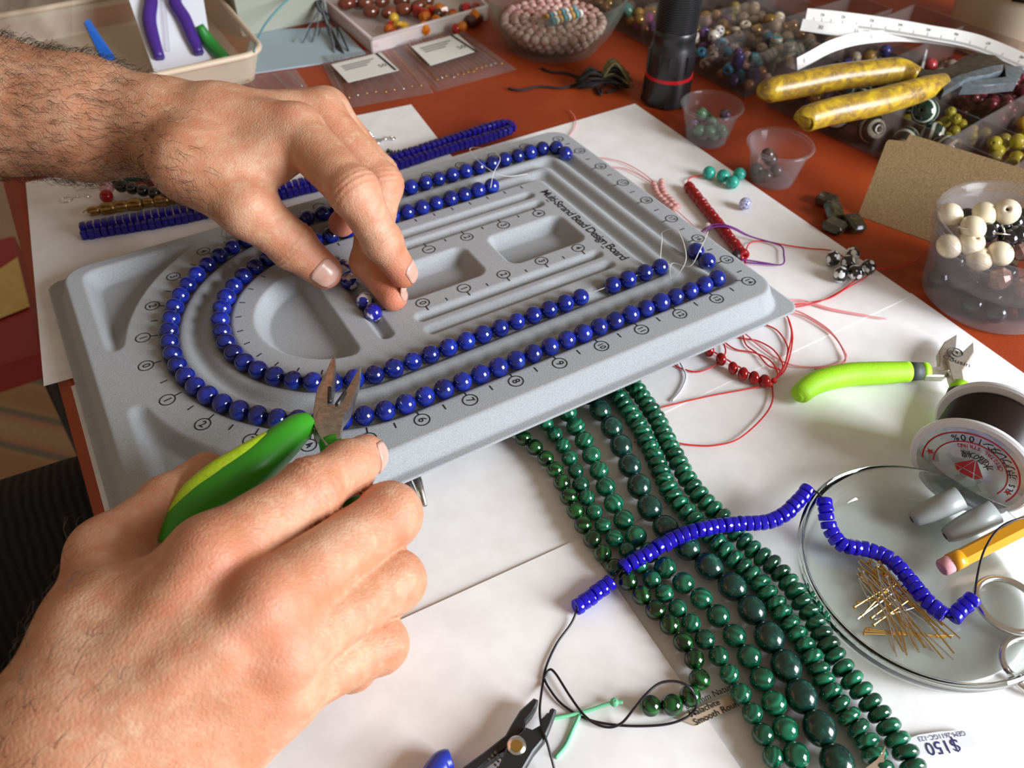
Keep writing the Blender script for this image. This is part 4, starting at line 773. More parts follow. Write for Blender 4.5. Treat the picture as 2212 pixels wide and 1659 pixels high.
iv = two('ivory_bead', (.72, .62, .42), (.80, .72, .55), 700, .3); cop = two('copper_crystal', (.40, .24, .19), (.62, .42, .36), 900, .15, metal=.4); blk = mat('glossy_black', (.012, .012, .014), .1, coat=.5)
pile(16, c3, 36, 1.6, 6.5, BEAD, [blk], 'glossy black bead in the large lower cup', 'black_bead', 'black beads in the lower cup', seed=5, layers=1)
FAC = mesh('faceted_round_bead', *[(lambda b: (b[0], b[1]))(([tuple(math.sin(math.pi * (j + .0) / 6) * q for q in (math.cos(2 * math.pi * i / 9), math.sin(2 * math.pi * i / 9))) + (math.cos(math.pi * j / 6),) for j in range(1, 6) for i in range(9)], [tuple(range(9))] + [(9 * j + (i + 1) % 9, 9 * j + i, 9 * j + 9 + i, 9 * j + 9 + (i + 1) % 9) for j in range(4) for i in range(9)] + [tuple(range(36, 45))[::-1]]))][0], smooth=False)
pile(9, c3, 35, 23, 6.6, FAC, [cop], 'faceted copper bead in the large upper cup', 'copper_bead', 'copper beads in the upper cup', seed=8, layers=0)
for p, z, lab in (((2053, 464), 49, 'ivory bead at the left rim of the large cup'), ((2127, 462), 51, 'ivory bead behind the dark beads in the large cup'), ((2174, 458), 54, 'roundest ivory bead at the back of the large cup'), ((2102, 492), 49, 'flattened ivory bead with its hole on top in the large cup'), ((2050, 532), 39, 'ivory bead against the left wall of the large cup'), ((2098, 525), 42, 'ivory bead in the middle below the large cup rim'), ((2116, 559), 36, 'lowest ivory bead seen through the large cup wall'), ((2161, 548), 40, 'ivory bead with side hole at the right in the large cup')):
    tag(link('ivory_bead', bead_mesh('ivory', flat=.85, hole=.16) if 'IV' not in M else M['IV'], iv, None, at(*p, z), frame((rnd.gauss(0, .5), -.4, 1)), 7.4), lab, 'bead', 'ivory beads in the large cup')
for i, (p, z) in enumerate([((2088, 470), 46), ((2140, 488), 45), ((2132, 502), 45), ((2190, 480), 46), ((2165, 492), 44), ((2197, 507), 45), ((2178, 515), 43), ((2205, 470), 45), ((2150, 475), 45)]): tag(link('smoky_bead', BEAD, blk, None, at(*p, z), frame((1, i, 1)), 5.6), 'dark smoky glass bead among the ivory beads in the large cup', 'bead', 'dark beads in the upper large cup')
for lab_, a, b in (('short silver bead pin leaning left among the dark beads in the large cup', at(2070, 490, 51), at(2122, 500, 51)), ('short silver bead pin upright among the dark beads in the large cup', at(2165, 485, 54), at(2172, 507, 49)), ('short silver bead pin level among the dark beads in the large cup', at(2145, 503, 50), at(2182, 507, 50))): tag(tube('bead_pin', [a, b], .5, M['silver'], None, 8), lab_, 'pin', 'silver pins in the large cup')

# ------------------------------------------------------------------ flashlight
fl = empty('flashlight', (272, 139.5, 0), 'black ribbed flashlight standing on its head with a red ring', 'flashlight'); fz = np.array([272, 139.5, .2]); M['blackalu'] = mat('black_anodised_aluminium', (.014, .014, .015), .32, spec=.6); M['redring'] = mat('red_anodised_ring', (.55, .01, .02), .3)
V, F = [], []
link('head', lathe('head', [(0.01, 0), (18.0, 0), (19.4, 1.2), (19.2, 18), (18.7, 21)], 48), M['blackalu'], fl, fz); link('ring', lathe('ring', [(18.2, 20.8), (18.9, 21), (18.9, 23.4), (18.2, 23.6)], 48), M['redring'], fl, fz)
link('collar', lathe('collar', [(18.2, 23.4), (18.0, 30), (17.4, 44), (16.6, 46), (16.2, 52), (16.6, 53), (16.6, 57), (16.0, 58)], 48), M['blackalu'], fl, fz)
prof = [(16, 57.5)]
for i in range(46): prof += [(16.4, 58.2 + i * 1.7), (16.4, 59.2 + i * 1.7), (15.7, 59.5 + i * 1.7), (15.7, 59.8 + i * 1.7)]
prof += [(14, 138), (0.01, 139)]; link('barrel', lathe('barrel', prof, 48), M['blackalu'], fl, fz)
for i in range(8):
    w = i * math.pi / 4 + .2; d = np.array([math.cos(w), math.sin(w), 0]); t_ = np.array([-d[1], d[0], 0]); put('grip_flute', box_vf((-3.4, -1, -8), (3.4, 1.0, 8), .8), M['blackalu'], fl, loc=fz + d * 17.6 + [0, 0, 34], basis=np.array([t_, d, [0, 0, 1]]))
    put('bezel_notch', box_vf((-2.6, -1.0, 0), (2.6, 1.0, 4), .5), M['blackalu'], fl, loc=fz + d * 18.9, basis=np.array([t_, d, [0, 0, 1]]))

# ------------------------------------------------------------------ glass bowl of pink beads
bc = np.array([248, 273, .3]); prof = [(0.01, 3.5), (30, 3.5), (38, 6), (49, 18), (57, 34), (61, 46), (62.6, 47.6), (64, 46), (60.5, 33), (53, 17), (43, 4), (40, 0), (34, 0), (33, 1.5), (0.01, 1.5)]
tag(link('glass_bowl', lathe('glass_bowl', prof, 96), clear('bowl_glass', (.80, .88, .80), .05, .03), None, bc), 'clear glass bowl with pink bead strands at the back', 'bowl')
rho = two('pink_rhodonite', (.48, .20, .18), (.78, .54, .48), 900, .3); prs = empty('pink_bead_strand', bc, 'long strand of dusty pink beads coiled in the glass bowl', 'bead strand')
q = random.Random(12); pts = []
for ly, (z, rad) in enumerate(((8.5, 33), (14.5, 39), (20, 43))):
    for ri in (rad, rad - 8.3, rad - 16.6, rad - 25):
        if ri > 4:
            n = int(2 * math.pi * ri / 8.1)
            for i in range(n):
                w = 2 * math.pi * i / n + ri; pts.append((bc + [ri * math.cos(w), ri * math.sin(w), z + q.random() * 1.2], nrm([-math.sin(w), math.cos(w), .1])))
strand(prs, pts, BEAD, 3.9, rho, .3, .3)
mb = [two('teal_tube', (.08, .25, .30), (.12, .32, .36), 300, .3), two('white_tube', (.75, .70, .66), (.8, .75, .7), 300, .3), two('amber_tube', (.5, .25, .05), (.6, .32, .1), 300, .3)]
for i in range(16): tag(link('bugle_bead', CYL, mb[i % 3], None, bc + [-14 + 4.4 * (i % 8), -18 + 5.5 * (i // 8) + .5 * i, 29], frame((1, .4, .0)), 3.6), ('teal', 'white', 'amber')[i % 3] + ' tube bead lying on top of the pink beads in the bowl', 'bead', 'tube beads in the glass bowl')

# ------------------------------------------------------------------ twine bundle
tw = empty('twine_bundle', at(1300, 170, 0), 'bundle of black and olive twine on the red table', 'twine'); M['olive'] = two('olive_twine', (.16, .15, .06), (.28, .26, .12), 300, .8, per=False); M['blacktwine'] = mat('black_twine', (.016, .015, .014), .8)
q = random.Random(5); ct = at(1300, 168, 9); e1 = nrm(at(1350, 165, 9) - at(1240, 172, 9)); e2 = np.array([-e1[1], e1[0], 0])
for i in range(26):
    w = (q.random() - .5) * 12; h_ = q.random() * 13; a = ct + e2 * w * .4 + [0, 0, -3]
    tube('twine_loop', [a - e1 * (18 + 4 * q.random()) + [0, 0, h_ * .5 - 4], a - e1 * 10 + e2 * w + [0, 0, h_ - 2], a + e2 * w * .5 + [0, 0, h_ * .5], a + e1 * 9 + e2 * w * 1.2 + [0, 0, h_], a + e1 * (17 + 5 * q.random()) + e2 * w + [0, 0, h_ * .4 - 4]], 1.0, M['blacktwine'] if i % 2 else M['blacktwine'], tw, 6, k=4) if i < 13 else tube('twine_loop', [a + e2 * w * .3 + [0, 0, 5], a + e1 * 8 + e2 * w + [0, 0, h_ + 6], a + e1 * (20 + 5 * q.random()) + e2 * w * 1.4 + [0, 0, h_ * .5 - 3]], 1.05, M['olive'], tw, 6, k=5)
for P, z in (([(1250, 180), (1215, 190), (1165, 187), (1125, 195), (1098, 191)], 1.3), ([(1260, 170), (1225, 158), (1190, 155), (1170, 147)], 1.5), ([(1285, 185), (1297, 205), (1300, 190), (1315, 178), (1335, 190), (1310, 200)], 1.6)): tube('loose_end', pxs(P, z), 1.0, M['blacktwine'], tw, 6, k=6)

# ------------------------------------------------------------------ zip bags
M['bagfilm'] = clear('clear_bag_film', (.95, .93, .92), .06, .08)
nt = M['bagfilm'].node_tree; pb_ = [n for n in nt.nodes if n.type == 'BSDF_PRINCIPLED'][0]; tc = nt.nodes.new('ShaderNodeTexCoord'); nz = nt.nodes.new('ShaderNodeTexNoise'); nz.inputs['Scale'].default_value = 45; nz.inputs['Detail'].default_value = 3; bp = nt.nodes.new('ShaderNodeBump'); bp.inputs['Strength'].default_value = .8; bp.inputs['Distance'].default_value = .004; nt.links.new(tc.outputs['Object'], nz.inputs['Vector']); nt.links.new(nz.outputs['Fac'], bp.inputs['Height']); nt.links.new(bp.outputs[0], pb_.inputs['Normal'])
M['label_white'] = mat('white_sticker', (.78, .77, .72), .5); M['label_grey'] = mat('grey_label_print', (.25, .24, .22), .6)
def bag(P, label, lp, pins, seed):
    A_, B__, C_, D_ = [at(*p, 1.0) for p in P]; root = empty('zip_bag', (A_ + C_) / 2 * [1, 1, 0], label, 'plastic bag', 'clear zip bags of head pins'); n = 14; V = []; F = []; q = random.Random(seed)
    jit = {}
    for top in (0, 1):
        for j in range(n + 1):
            for i in range(n + 1):
                s_, t_ = i / n, j / n; p = A_ * (1 - s_) * (1 - t_) + B__ * s_ * (1 - t_) + C_ * s_ * t_ + D_ * (1 - s_) * t_; e = min(s_, 1 - s_, t_, 1 - t_); h_ = 3.4 * min(1, e * 5) + (q.random() - .5) * 1.0 * (e > .05); V.append(p + [0, 0, (h_ if top else -.2)])
    k = (n + 1) ** 2
    for j in range(n):
        for i in range(n): a = j * (n + 1) + i; F.append((a, a + n + 1, a + n + 2, a + 1)); F.append((k + a, k + a + 1, k + a + n + 2, k + a + n + 1))
    link('film', mesh('film', V, F), M['bagfilm'], root)
    g_ = lambda s_, t_, z: A_ * (1 - s_) * (1 - t_) + B__ * s_ * (1 - t_) + C_ * s_ * t_ + D_ * (1 - s_) * t_ + [0, 0, z]
    tube('zip_seal', [g_(.06, s_, 1.2) for s_ in (.05, .95)], .8, M['bagfilm'], root, 8)
    if lp:
        c_ = [at(*p, 5.2) for p in lp]; st = put('sticker', (c_ + [p - [0, 0, .25] for p in c_], [(3, 2, 1, 0), (4, 5, 6, 7), (0, 1, 5, 4), (1, 2, 6, 5), (2, 3, 7, 6), (3, 0, 4, 7)]), M['label_white'], root, False, None)
        X = nrm(c_[1] - c_[0]); Y = nrm(c_[0] - c_[3]); w = np.linalg.norm(c_[1] - c_[0]); h_ = np.linalg.norm(c_[0] - c_[3])
        nn = np.cross(X, Y); Y = np.cross(nrm(nn), X)
        mid = sum(c_) / 4
        for i in range(3): put('sticker_line', ([mid + X * w * a + Y * h_ * b + nrm(nn) * .2 for a, b in ((-.36, .30 - .1 * i), (.28 - .1 * i, .30 - .1 * i), (.28 - .1 * i, .25 - .1 * i), (-.36, .25 - .1 * i))], [(3, 2, 1, 0)]), M['label_grey'], st, False, None)
        text('sticker_count', '50', h_ * .2, mid + X * w * .3 - Y * h_ * .14, X, Y, M['print'], st, off=.2); put('sticker_bar', ([mid + X * w * a + Y * h_ * b + nrm(nn) * .2 for a, b in ((.40, .5), (.45, .5), (.45, -.5), (.40, -.5))], [(3, 2, 1, 0)]), M['print'], st, False, None)
    for i in range(pins):
        t_ = .1 + .8 * i / max(pins - 1, 1); s0 = .12 + .05 * q.random(); s1 = .86 + .05 * q.random(); a, b = g_(t_, s1, 2.2), g_(t_ * .9 + .05, s0, 2.2); tg_ = 'gold' if q.random() < .7 else 'silver'; tag(tube('head_pin', [a, a + nrm(b - a) * .7, a + nrm(b - a) * .8, b], [1.0, 1.0, .4, .4], M[tg_], None, 6), tg_ + ' head pin sealed in the ' + label.split(' bag')[0] + ' bag', 'pin', 'head pins in zip bags')
bag([(688, 120), (866, 100), (938, 200), (742, 236)], 'middle clear zip bag with a white printed sticker', [(715, 139), (822, 113), (862, 151), (752, 178)], 9, 1)
bag([(835, 88), (982, 52), (1116, 150), (942, 198)], 'rightmost clear zip bag with a white printed sticker', [(888, 100), (988, 73), (1030, 110), (930, 141)], 14, 2)
bag([(470, 172), (640, 150), (668, 192), (560, 262)], 'leftmost clear zip bag half hidden behind the wrist', None, 5, 3)

# ------------------------------------------------------------------ tray of amber and red beads
M['trayplastic'] = clear('pinkish_clear_tray', (.86, .78, .76), .42, .2); ty = empty('bead_tray', (150, 390, 0), 'shallow clear plastic tray of red and amber beads at the back', 'tray'); tA, tB, tC, tD = np.array([98, 332, .3]), np.array([92, 520, .3]), np.array([250, 520, .3]), np.array([222, 348, .3])
put('tray_floor', prism_vf([tuple(p[:2]) for p in (tA, tD, tC, tB)], .3, 1.6), M['trayplastic'], ty)
for a, b in ((tA, tB), (tA, tD), (tD, tC)):
    d = nrm(b - a); nn = np.array([-d[1], d[0], 0]); ln = np.linalg.norm(b - a); put('tray_wall', box_vf((0, -.9, 0), (ln, .9, 13), .4), M['trayplastic'], ty, loc=a + [0, 0, .3], basis=np.array([d, nn, [0, 0, 1]])); tube('tray_rim', [a + [0, 0, 13], b + [0, 0, 13]], 1.5, M['trayplastic'], ty, 8)
am = [('brown', two('brown_glass', (.10, .022, .012), (.22, .05, .02), 400, .12, coat=.5)), ('red', mat('tray_red_glass', (.40, .012, .008), .12, coat=.4)), ('orange', two('orange_amber', (.50, .10, .008), (.62, .2, .01), 500, .15)), ('dark brown', mat('dark_amber', (.07, .018, .012), .12, coat=.4)), ('yellow', two('yellow_amber', (.6, .30, .02), (.7, .42, .04), 400, .2))]
OVL = bead_mesh('oval_glass_bead', flat=1.5)
for i, p in enumerate([(748, 8), (790, 5), (826, 3), (868, 2), (802, 25), (840, 27), (872, 20), (905, 12), (770, 2), (920, 3)]): tag(link('oval_bead', OVL, am[0][1], None, at(*p, 8), frame((1, .25 * (i % 3 - 1), 0)), 5.6), 'brown oval glass bead in the back row of the amber tray', 'bead', 'brown oval beads in the tray')
q = random.Random(21); CH = mesh('chunk_bead', *prism_vf([(5, 0), (2.6, 4.4), (-2.8, 4.0), (-5.2, -.4), (-2.2, -4.2), (3.0, -3.8)], -3.6, 3.6, 1.8), smooth=False)
for i in range(34):
    p = (835 + q.random() * 205, 15 + q.random() * 48); p = (p[0], p[1] + (20 if p[0] < 880 else 0)); k = q.choice([1, 1, 2, 3, 1, 2, 4]) if p[0] < 960 else q.choice([1, 3, 1, 3, 2]); tag(link('amber_chunk', CH if i % 2 else BEAD, am[k][1], None, at(*p, 6 + 4 * q.random()), frame([q.gauss(0, 1) for _ in range(3)]), 1.15 if i % 2 else 4.6), am[k][0] + (' chunky' if i % 2 else ' round') + ' bead in the heap in the amber tray', 'bead', 'heaped beads in the amber tray')
lw_ = empty('red_seed_strand', tA + [3, 60, 0], 'thin strand of red seed beads along the tray side', 'bead strand'); strand(lw_, walk([tA + [4, 4, 6], tA + [1, 100, 6], tB + [4, 0, 6]], 5.0), BEAD, 2.8, am[1][1], .5, .3)
# ------------------------------------------------------------------ bead organizers
M['orgplastic'] = clear('clear_organizer_plastic', (.74, .66, .62), .05, .06)
def organizer(label, p0, p1, cols, depth_rows, h_):
    p0 = np.array([*p0, .2]); p1 = np.array([*p1, .2]); d = nrm(p1 - p0); w = np.array([-d[1], d[0], 0]); ln = np.linalg.norm(p1 - p0); D_ = sum(depth_rows); B = np.array([d, w, [0, 0, 1]])
    root = empty('bead_organizer', (p0 + p1) / 2 * [1, 1, 0], label, 'organizer', 'clear bead organizers'); put('floor_panel', box_vf((0, 0, 0), (ln, D_, 1.4)), M['orgplastic'], root, loc=p0, basis=B)
    y = 0
    for i, r_ in enumerate([0] + depth_rows):
        y += r_; put('side_wall' if i in (0, len(depth_rows)) else 'divider', box_vf((0, y - .8, 1.4), (ln, y + .8, h_ if i in (0, len(depth_rows)) else h_ - 3), .3), M['orgplastic'], root, loc=p0, basis=B)
    for i in range(cols + 1): put('side_wall' if i in (0, cols) else 'divider', box_vf((ln * i / cols - .8, 0, 1.4), (ln * i / cols + .8, D_, h_ if i in (0, cols) else h_ - 3), .3), M['orgplastic'], root, loc=p0, basis=B)
    def cell(c, r_, u, v_, z): y0 = sum(depth_rows[:r_]); return p0 + d * (ln * (c + u) / cols) + w * (y0 + depth_rows[r_] * v_) + [0, 0, z]
    return root, cell
oa, cellA = organizer('clear compartment box of mixed beads behind the flashlight', (313.5, 322), (329, 109), 5, [43, 43, 43, 43], 36)
ob, cellB = organizer('clear compartment box of green and wine beads under the yellow pliers', (337, 90), (366, -100), 4, [48, 48, 48, 48], 36)
BAR = bead_mesh('barrel_bead', flat=1.25, hole=.3, pw=3.5); DON = bead_mesh('donut_bead', flat=.55, hole=.38)
m = M['eyebead'] = mat('white_glass_blue_specks', (.75, .70, .6), .15, coat=.5); v = coords(m, True, 1000.); vo = N(m, 'ShaderNodeTexVoronoi'); vo.inputs['Scale'].default_value = 1.6; L(m, v, vo.inputs['Vector']); L(m, ramp(m, vo.outputs['Distance'], [(.30, (.02, .02, .30)), (.36, (.74, .69, .58))]), BS(m).inputs['Base Color'])
m = M['striped'] = mat('white_teal_striped', (.8, .78, .7), .2, coat=.4); v = coords(m, False, 1000.); w_ = N(m, 'ShaderNodeTexWave', bands_direction='Z'); w_.inputs['Scale'].default_value = .42; L(m, v, w_.inputs['Vector']); L(m, ramp(m, w_.outputs['Fac'], [(.80, (.70, .68, .58)), (.86, (.10, .40, .42))]), BS(m).inputs['Base Color'])
m = M['swirl'] = mat('dark_green_white_swirl', (.02, .05, .03), .12, coat=.6); v = coords(m, True, 1000.); w_ = N(m, 'ShaderNodeTexWave', bands_direction='Z'); w_.inputs['Scale'].default_value = .5; w_.inputs['Distortion'].default_value = 2.5; w_.inputs['Detail'].default_value = 1; L(m, v, w_.inputs['Vector']); L(m, ramp(m, w_.outputs['Fac'], [(.74, (.016, .035, .022)), (.86, (.55, .60, .50))]), BS(m).inputs['Base Color'])
X_ = lambda n_, a, b, **k: two(n_, a, b, 900, k.pop('rough', .16), **k)
MM = dict(gold=X_('gold_pearl', (.45, .30, .08), (.62, .45, .15), metal=.6), copper=X_('copper_pearl', (.35, .18, .09), (.5, .28, .15), metal=.5), tealg=X_('teal_glass', (.05, .22, .18), (.12, .36, .30)), magenta=X_('magenta_glass', (.45, .05, .35), (.6, .12, .5)), ochre=X_('ochre_glass', (.35, .22, .04), (.5, .34, .1)),
    aqua=X_('aqua_glass', (.01, .20, .38), (.03, .32, .5)), violet=X_('violet_glass', (.06, .03, .12), (.16, .10, .26)), ink=X_('ink_glass', (.02, .02, .10), (.05, .06, .25)), cream=X_('cream_glass', (.58, .52, .38), (.72, .68, .55)), olive=X_('olive_glass', (.30, .28, .05), (.45, .42, .1)),
    oil=X_('iridescent_glass', (.02, .05, .12), (.04, .32, .34)), plum=X_('plum_lampwork', (.07, .03, .16), (.2, .15, .35)), citron=X_('citron_glass', (.38, .36, .02), (.55, .52, .06)), red=X_('ruby_glass', (.25, .02, .02), (.4, .05, .05)), wine=X_('wine_glass_bead', (.10, .012, .025), (.2, .03, .05)), amber=X_('amber_yellow', (.62, .34, .01), (.78, .5, .03)), clear=X_('smoky_crystal', (.30, .24, .18), (.5, .42, .33)), blush=X_('blush_bead', (.55, .35, .33), (.66, .48, .45)))
def fill(cell, c, r_, kinds, n, br, me, label, seed, z0=2.0, lay=2):
    q = random.Random(seed); P = []; k = 0
    for ly in range(lay):
        for t in range(n * 12):
            if k >= n: break
            u, v_ = .14 + .72 * q.random(), .14 + .72 * q.random(); p = cell(c, r_, u, v_, z0 + br + ly * br * 1.55)
            if all(np.linalg.norm(p - s_) > br * 1.9 for s_ in P):
                P.append(p); kk = kinds[k % len(kinds)]; mm = MM.get(kk) or M[kk]; ms = me[k % len(me)] if isinstance(me, list) else me
                tag(link('organizer_bead', ms, mm, None, p, frame([q.gauss(0, 1) for _ in range(3)]), br * (.9 + .2 * q.random())), label, 'bead', label.replace(' bead', ' beads', 1)[:60]); k += 1
fill(cellA, 0, 0, ['copper', 'gold', 'clear'], 8, 5, BEAD, 'pearly bead in the organizer corner behind the glass bowl', 1); fill(cellA, 1, 0, ['copper', 'gold', 'tealg', 'magenta', 'ochre', 'gold'], 15, 5, [BEAD, BEAD, BAR], 'gold, teal or magenta bead in the organizer left of the flashlight', 2, lay=3)
fill(cellA, 2, 0, ['cream', 'violet', 'gold', 'olive'], 14, 5, BEAD, 'assorted bead in the organizer cell hidden by the flashlight', 3, lay=3); fill(cellA, 3, 0, ['eyebead', 'eyebead', 'violet', 'eyebead', 'aqua'], 24, 4.9, [DON, DON, BEAD], 'white and blue ring bead in the organizer right of the flashlight', 4, lay=4)
fill(cellA, 4, 0, ['violet', 'oil', 'aqua', 'copper', 'blush', 'ink'], 20, 4.6, [BEAD, CH_ := bead_mesh('chip_bead', seg=6, rings=3), BAR], 'blue, brown or pink chip bead in the organizer behind the small cup', 5, lay=3)
fill(cellA, 1, 1, ['cream', 'gold', 'clear'], 12, 5, BEAD, 'cream or gold bead in the second organizer row by the bowl', 6); fill(cellA, 2, 1, ['gold', 'blush', 'violet', 'ochre', 'cream'], 14, 5, BEAD, 'gold or rose bead in the second organizer row behind the flashlight', 7, lay=3)
fill(cellA, 3, 1, ['cream', 'aqua', 'cream', 'gold', 'clear'], 15, 5.2, [DON, BEAD], 'cream ring or blue bead in the second organizer row', 8, lay=3); fill(cellA, 4, 1, ['striped', 'striped', 'cream'], 16, 5.2, [BAR, BAR, BEAD], 'white barrel bead with teal stripes in the organizer', 9, lay=3)
fill(cellA, 2, 2, ['cream', 'clear', 'olive'], 10, 5.5, BEAD, 'pale bead in the third organizer row at the frame top', 10); fill(cellA, 3, 2, ['cream', 'cream', 'gold'], 12, 5.5, BEAD, 'pale cream bead in the third organizer row left of the tape', 11, lay=3); fill(cellA, 4, 2, ['cream', 'clear', 'striped'], 12, 5.2, [BEAD, BAR], 'pale barrel bead in the third organizer row beside the tape', 12, lay=3); fill(cellA, 4, 3, ['clear', 'cream'], 9, 6, BEAD, 'smoky pale bead in the last organizer row at the frame top', 13)
fill(cellB, 0, 0, ['plum', 'ink', 'copper', 'plum', 'gold'], 10, 6.2, BEAD, 'purple lampwork bead in the organizer under the yellow handles', 14); fill(cellB, 0, 1, ['oil', 'ink', 'aqua', 'copper'], 18, 4.8, BEAD, 'iridescent blue bead in the organizer behind the yellow handles', 15, lay=3); fill(cellB, 0, 2, ['cream', 'ochre', 'ink', 'cream'], 12, 5, BEAD, 'cream or blue bead in the organizer below the measuring tape', 16)
fill(cellB, 1, 0, ['swirl'], 7, 10.2, BEAD, 'large dark green bead with white swirls in the organizer', 17, lay=2); fill(cellB, 1, 1, ['citron', 'swirl', 'clear'], 10, 6, BEAD, 'green bead in the organizer below the yellow handles', 18); fill(cellB, 1, 2, ['red', 'wine', 'clear'], 10, 6, BEAD, 'ruby red bead in the organizer under the measuring tape', 19)
fill(cellB, 2, 0, ['swirl'], 5, 9.5, BEAD, 'dark swirled bead in the organizer behind the brown card', 20); fill(cellB, 2, 1, ['citron'], 16, 4.2, BEAD, 'small citron yellow bead clustered behind the brown card', 21, lay=3); fill(cellB, 2, 2, ['wine'], 30, 4.4, BEAD, 'wine red bead in the organizer below the plier jaws', 22, lay=3); fill(cellB, 1, 3, ['wine', 'clear'], 14, 5, BEAD, 'wine red bead in the last organizer row left of the plier jaws', 23); fill(cellB, 2, 3, ['wine'], 24, 4.6, BEAD, 'wine red bead in the last organizer row behind the plier jaws', 24, lay=3)
fill(cellB, 3, 1, ['olive', 'citron'], 14, 5, BEAD, 'olive bead in the organizer behind the card top edge', 25); fill(cellB, 3, 2, ['amber'], 22, 4.8, BEAD, 'amber yellow bead in the organizer at the right frame edge', 26, lay=3); fill(cellB, 3, 3, ['red', 'wine'], 16, 5, BEAD, 'red bead in the organizer corner at the right frame edge', 27, lay=2)
sk = put('size_sticker', ([at(1990, 145, 37.5), at(2001, 106, 39), at(2004, 108, 39), at(1995, 150, 37.5), at(1990, 145, 36.9), at(2001, 106, 38.4), at(2004, 108, 38.4), at(1995, 150, 36.9)], [(3, 2, 1, 0), (4, 5, 6, 7), (0, 1, 5, 4), (1, 2, 6, 5), (2, 3, 7, 6), (3, 0, 4, 7)]), M['whiteplastic'], ob, False, None); text('sticker_lettering', '$15', 5.5, at(1997, 128, 38.5), at(2001, 108, 39.2) - at(1993, 145, 37.8), np.cross([0, 0, 1.], at(2001, 108, 39) - at(1993, 145, 39)), M['print'], ob, off=.5)

# ------------------------------------------------------------------ kraft card
m = M['kraft'] = mat('brown_kraft_card', (.34, .23, .11), .85); v = coords(m, False, (60, 900, 900)); f = noise(m, v, 1, 3, .6); L(m, ramp(m, f, [(.3, (.33, .22, .10)), (.7, (.50, .36, .19))]), BS(m).inputs['Base Color']); bump(m, f, .3, .0005)
cb_, cr_ = at(1853, 466, .3), at(2010, 522, .3); hz_ = nrm(cr_ - cb_); tl_ = at(1926, 277, 52); dn = nrm(tl_ - cb_); ln_ = np.linalg.norm(tl_ - cb_)
def kp(s_, t_, o_=0): return cb_ + hz_ * s_ + dn * t_ + np.cross(hz_, dn) * o_
kq = [(0, 0), (100, 0), (100, ln_), (12, ln_), (11, ln_ - 5), (1, ln_ - 7), (0, ln_ - 9)]
tag(put('kraft_card', ([kp(*p) for p in kq] + [kp(*p, -1.4) for p in kq], [tuple(range(7)), tuple(range(7, 14))[::-1]] + [(i, i + 7, (i + 1) % 7 + 7, (i + 1) % 7) for i in range(7)]), M['kraft'], None, False, None), 'plain brown kraft card leaning against the bead organizer', 'card')

# ------------------------------------------------------------------ yellow pliers on the organizers
m = M['wornyellow'] = mat('worn_yellow_grip', (.5, .32, .02), .33); v = coords(m, False, 1000.); f = noise(m, v, .10, 4, .6, .8); f2 = noise(m, v, .5, 3, .7); L(m, mixc(m, ramp(m, f2, [(.55, (0, 0, 0)), (.62, (1, 1, 1))]), ramp(m, f, [(.34, (.17, .10, .03)), (.50, (.34, .20, .02)), (.66, (.58, .40, .015))]), (.42, .27, .02)), BS(m).inputs['Base Color']); bump(m, f2, .2, .0006)
yp = empty('yellow_pliers', at(1850, 200, 38), 'old pliers with worn yellow handles resting on the bead organizers', 'pliers')
tube('handle', [at(*p) for p in [(1654, 198, 44), (1662, 195, 45), (1720, 184, 46), (1800, 168, 47), (1880, 158, 48), (1940, 152, 48.5), (1983, 162, 48.5)]], [6, 8.8, 9.2, 9.4, 9.4, 8.8, 5.5], M['wornyellow'], yp, 22, k=8); tube('handle', [at(*p) for p in [(1735, 262, 44), (1744, 256, 45), (1800, 240, 46), (1880, 224, 47), (1950, 206, 48), (2000, 190, 49), (2037, 176, 49)]], [6, 8.8, 9.2, 9.4, 9.2, 8.4, 5.8], M['wornyellow'], yp, 22, k=8)
M['oldsteel'] = two('dark_oiled_steel', (.055, .045, .03), (.10, .085, .06), 300, .36, metal=.6, per=False); M['bluesteel'] = two('blue_grey_steel', (.13, .16, .18), (.2, .23, .25), 300, .4, metal=.6, per=False)
slab('jaw', [(1972, 148, 50), (2010, 152, 51), (2045, 145, 52), (2085, 120, 54), (2110, 112, 54), (2150, 118, 53), (2175, 135, 52), (2172, 150, 51), (2120, 150, 51), (2060, 175, 51), (2040, 195, 50), (2030, 182, 50), (1985, 162, 50)], 8, M['oldsteel'], yp); slab('jaw', [(2036, 178, 51.2), (2070, 162, 52.2), (2140, 142, 52.6), (2168, 138, 52.6), (2166, 152, 52), (2140, 160, 51.6), (2090, 168, 51.4), (2040, 196, 50.6)], 5, M['bluesteel'], yp)
slab('jaw', [(2060, 178, 48), (2120, 172, 49), (2175, 166, 50), (2172, 140, 52), (2208, 142, 51), (2212, 150, 50), (2198, 178, 48.5), (2140, 184, 48), (2080, 186, 47.5)], 7, M['bluesteel'], yp)

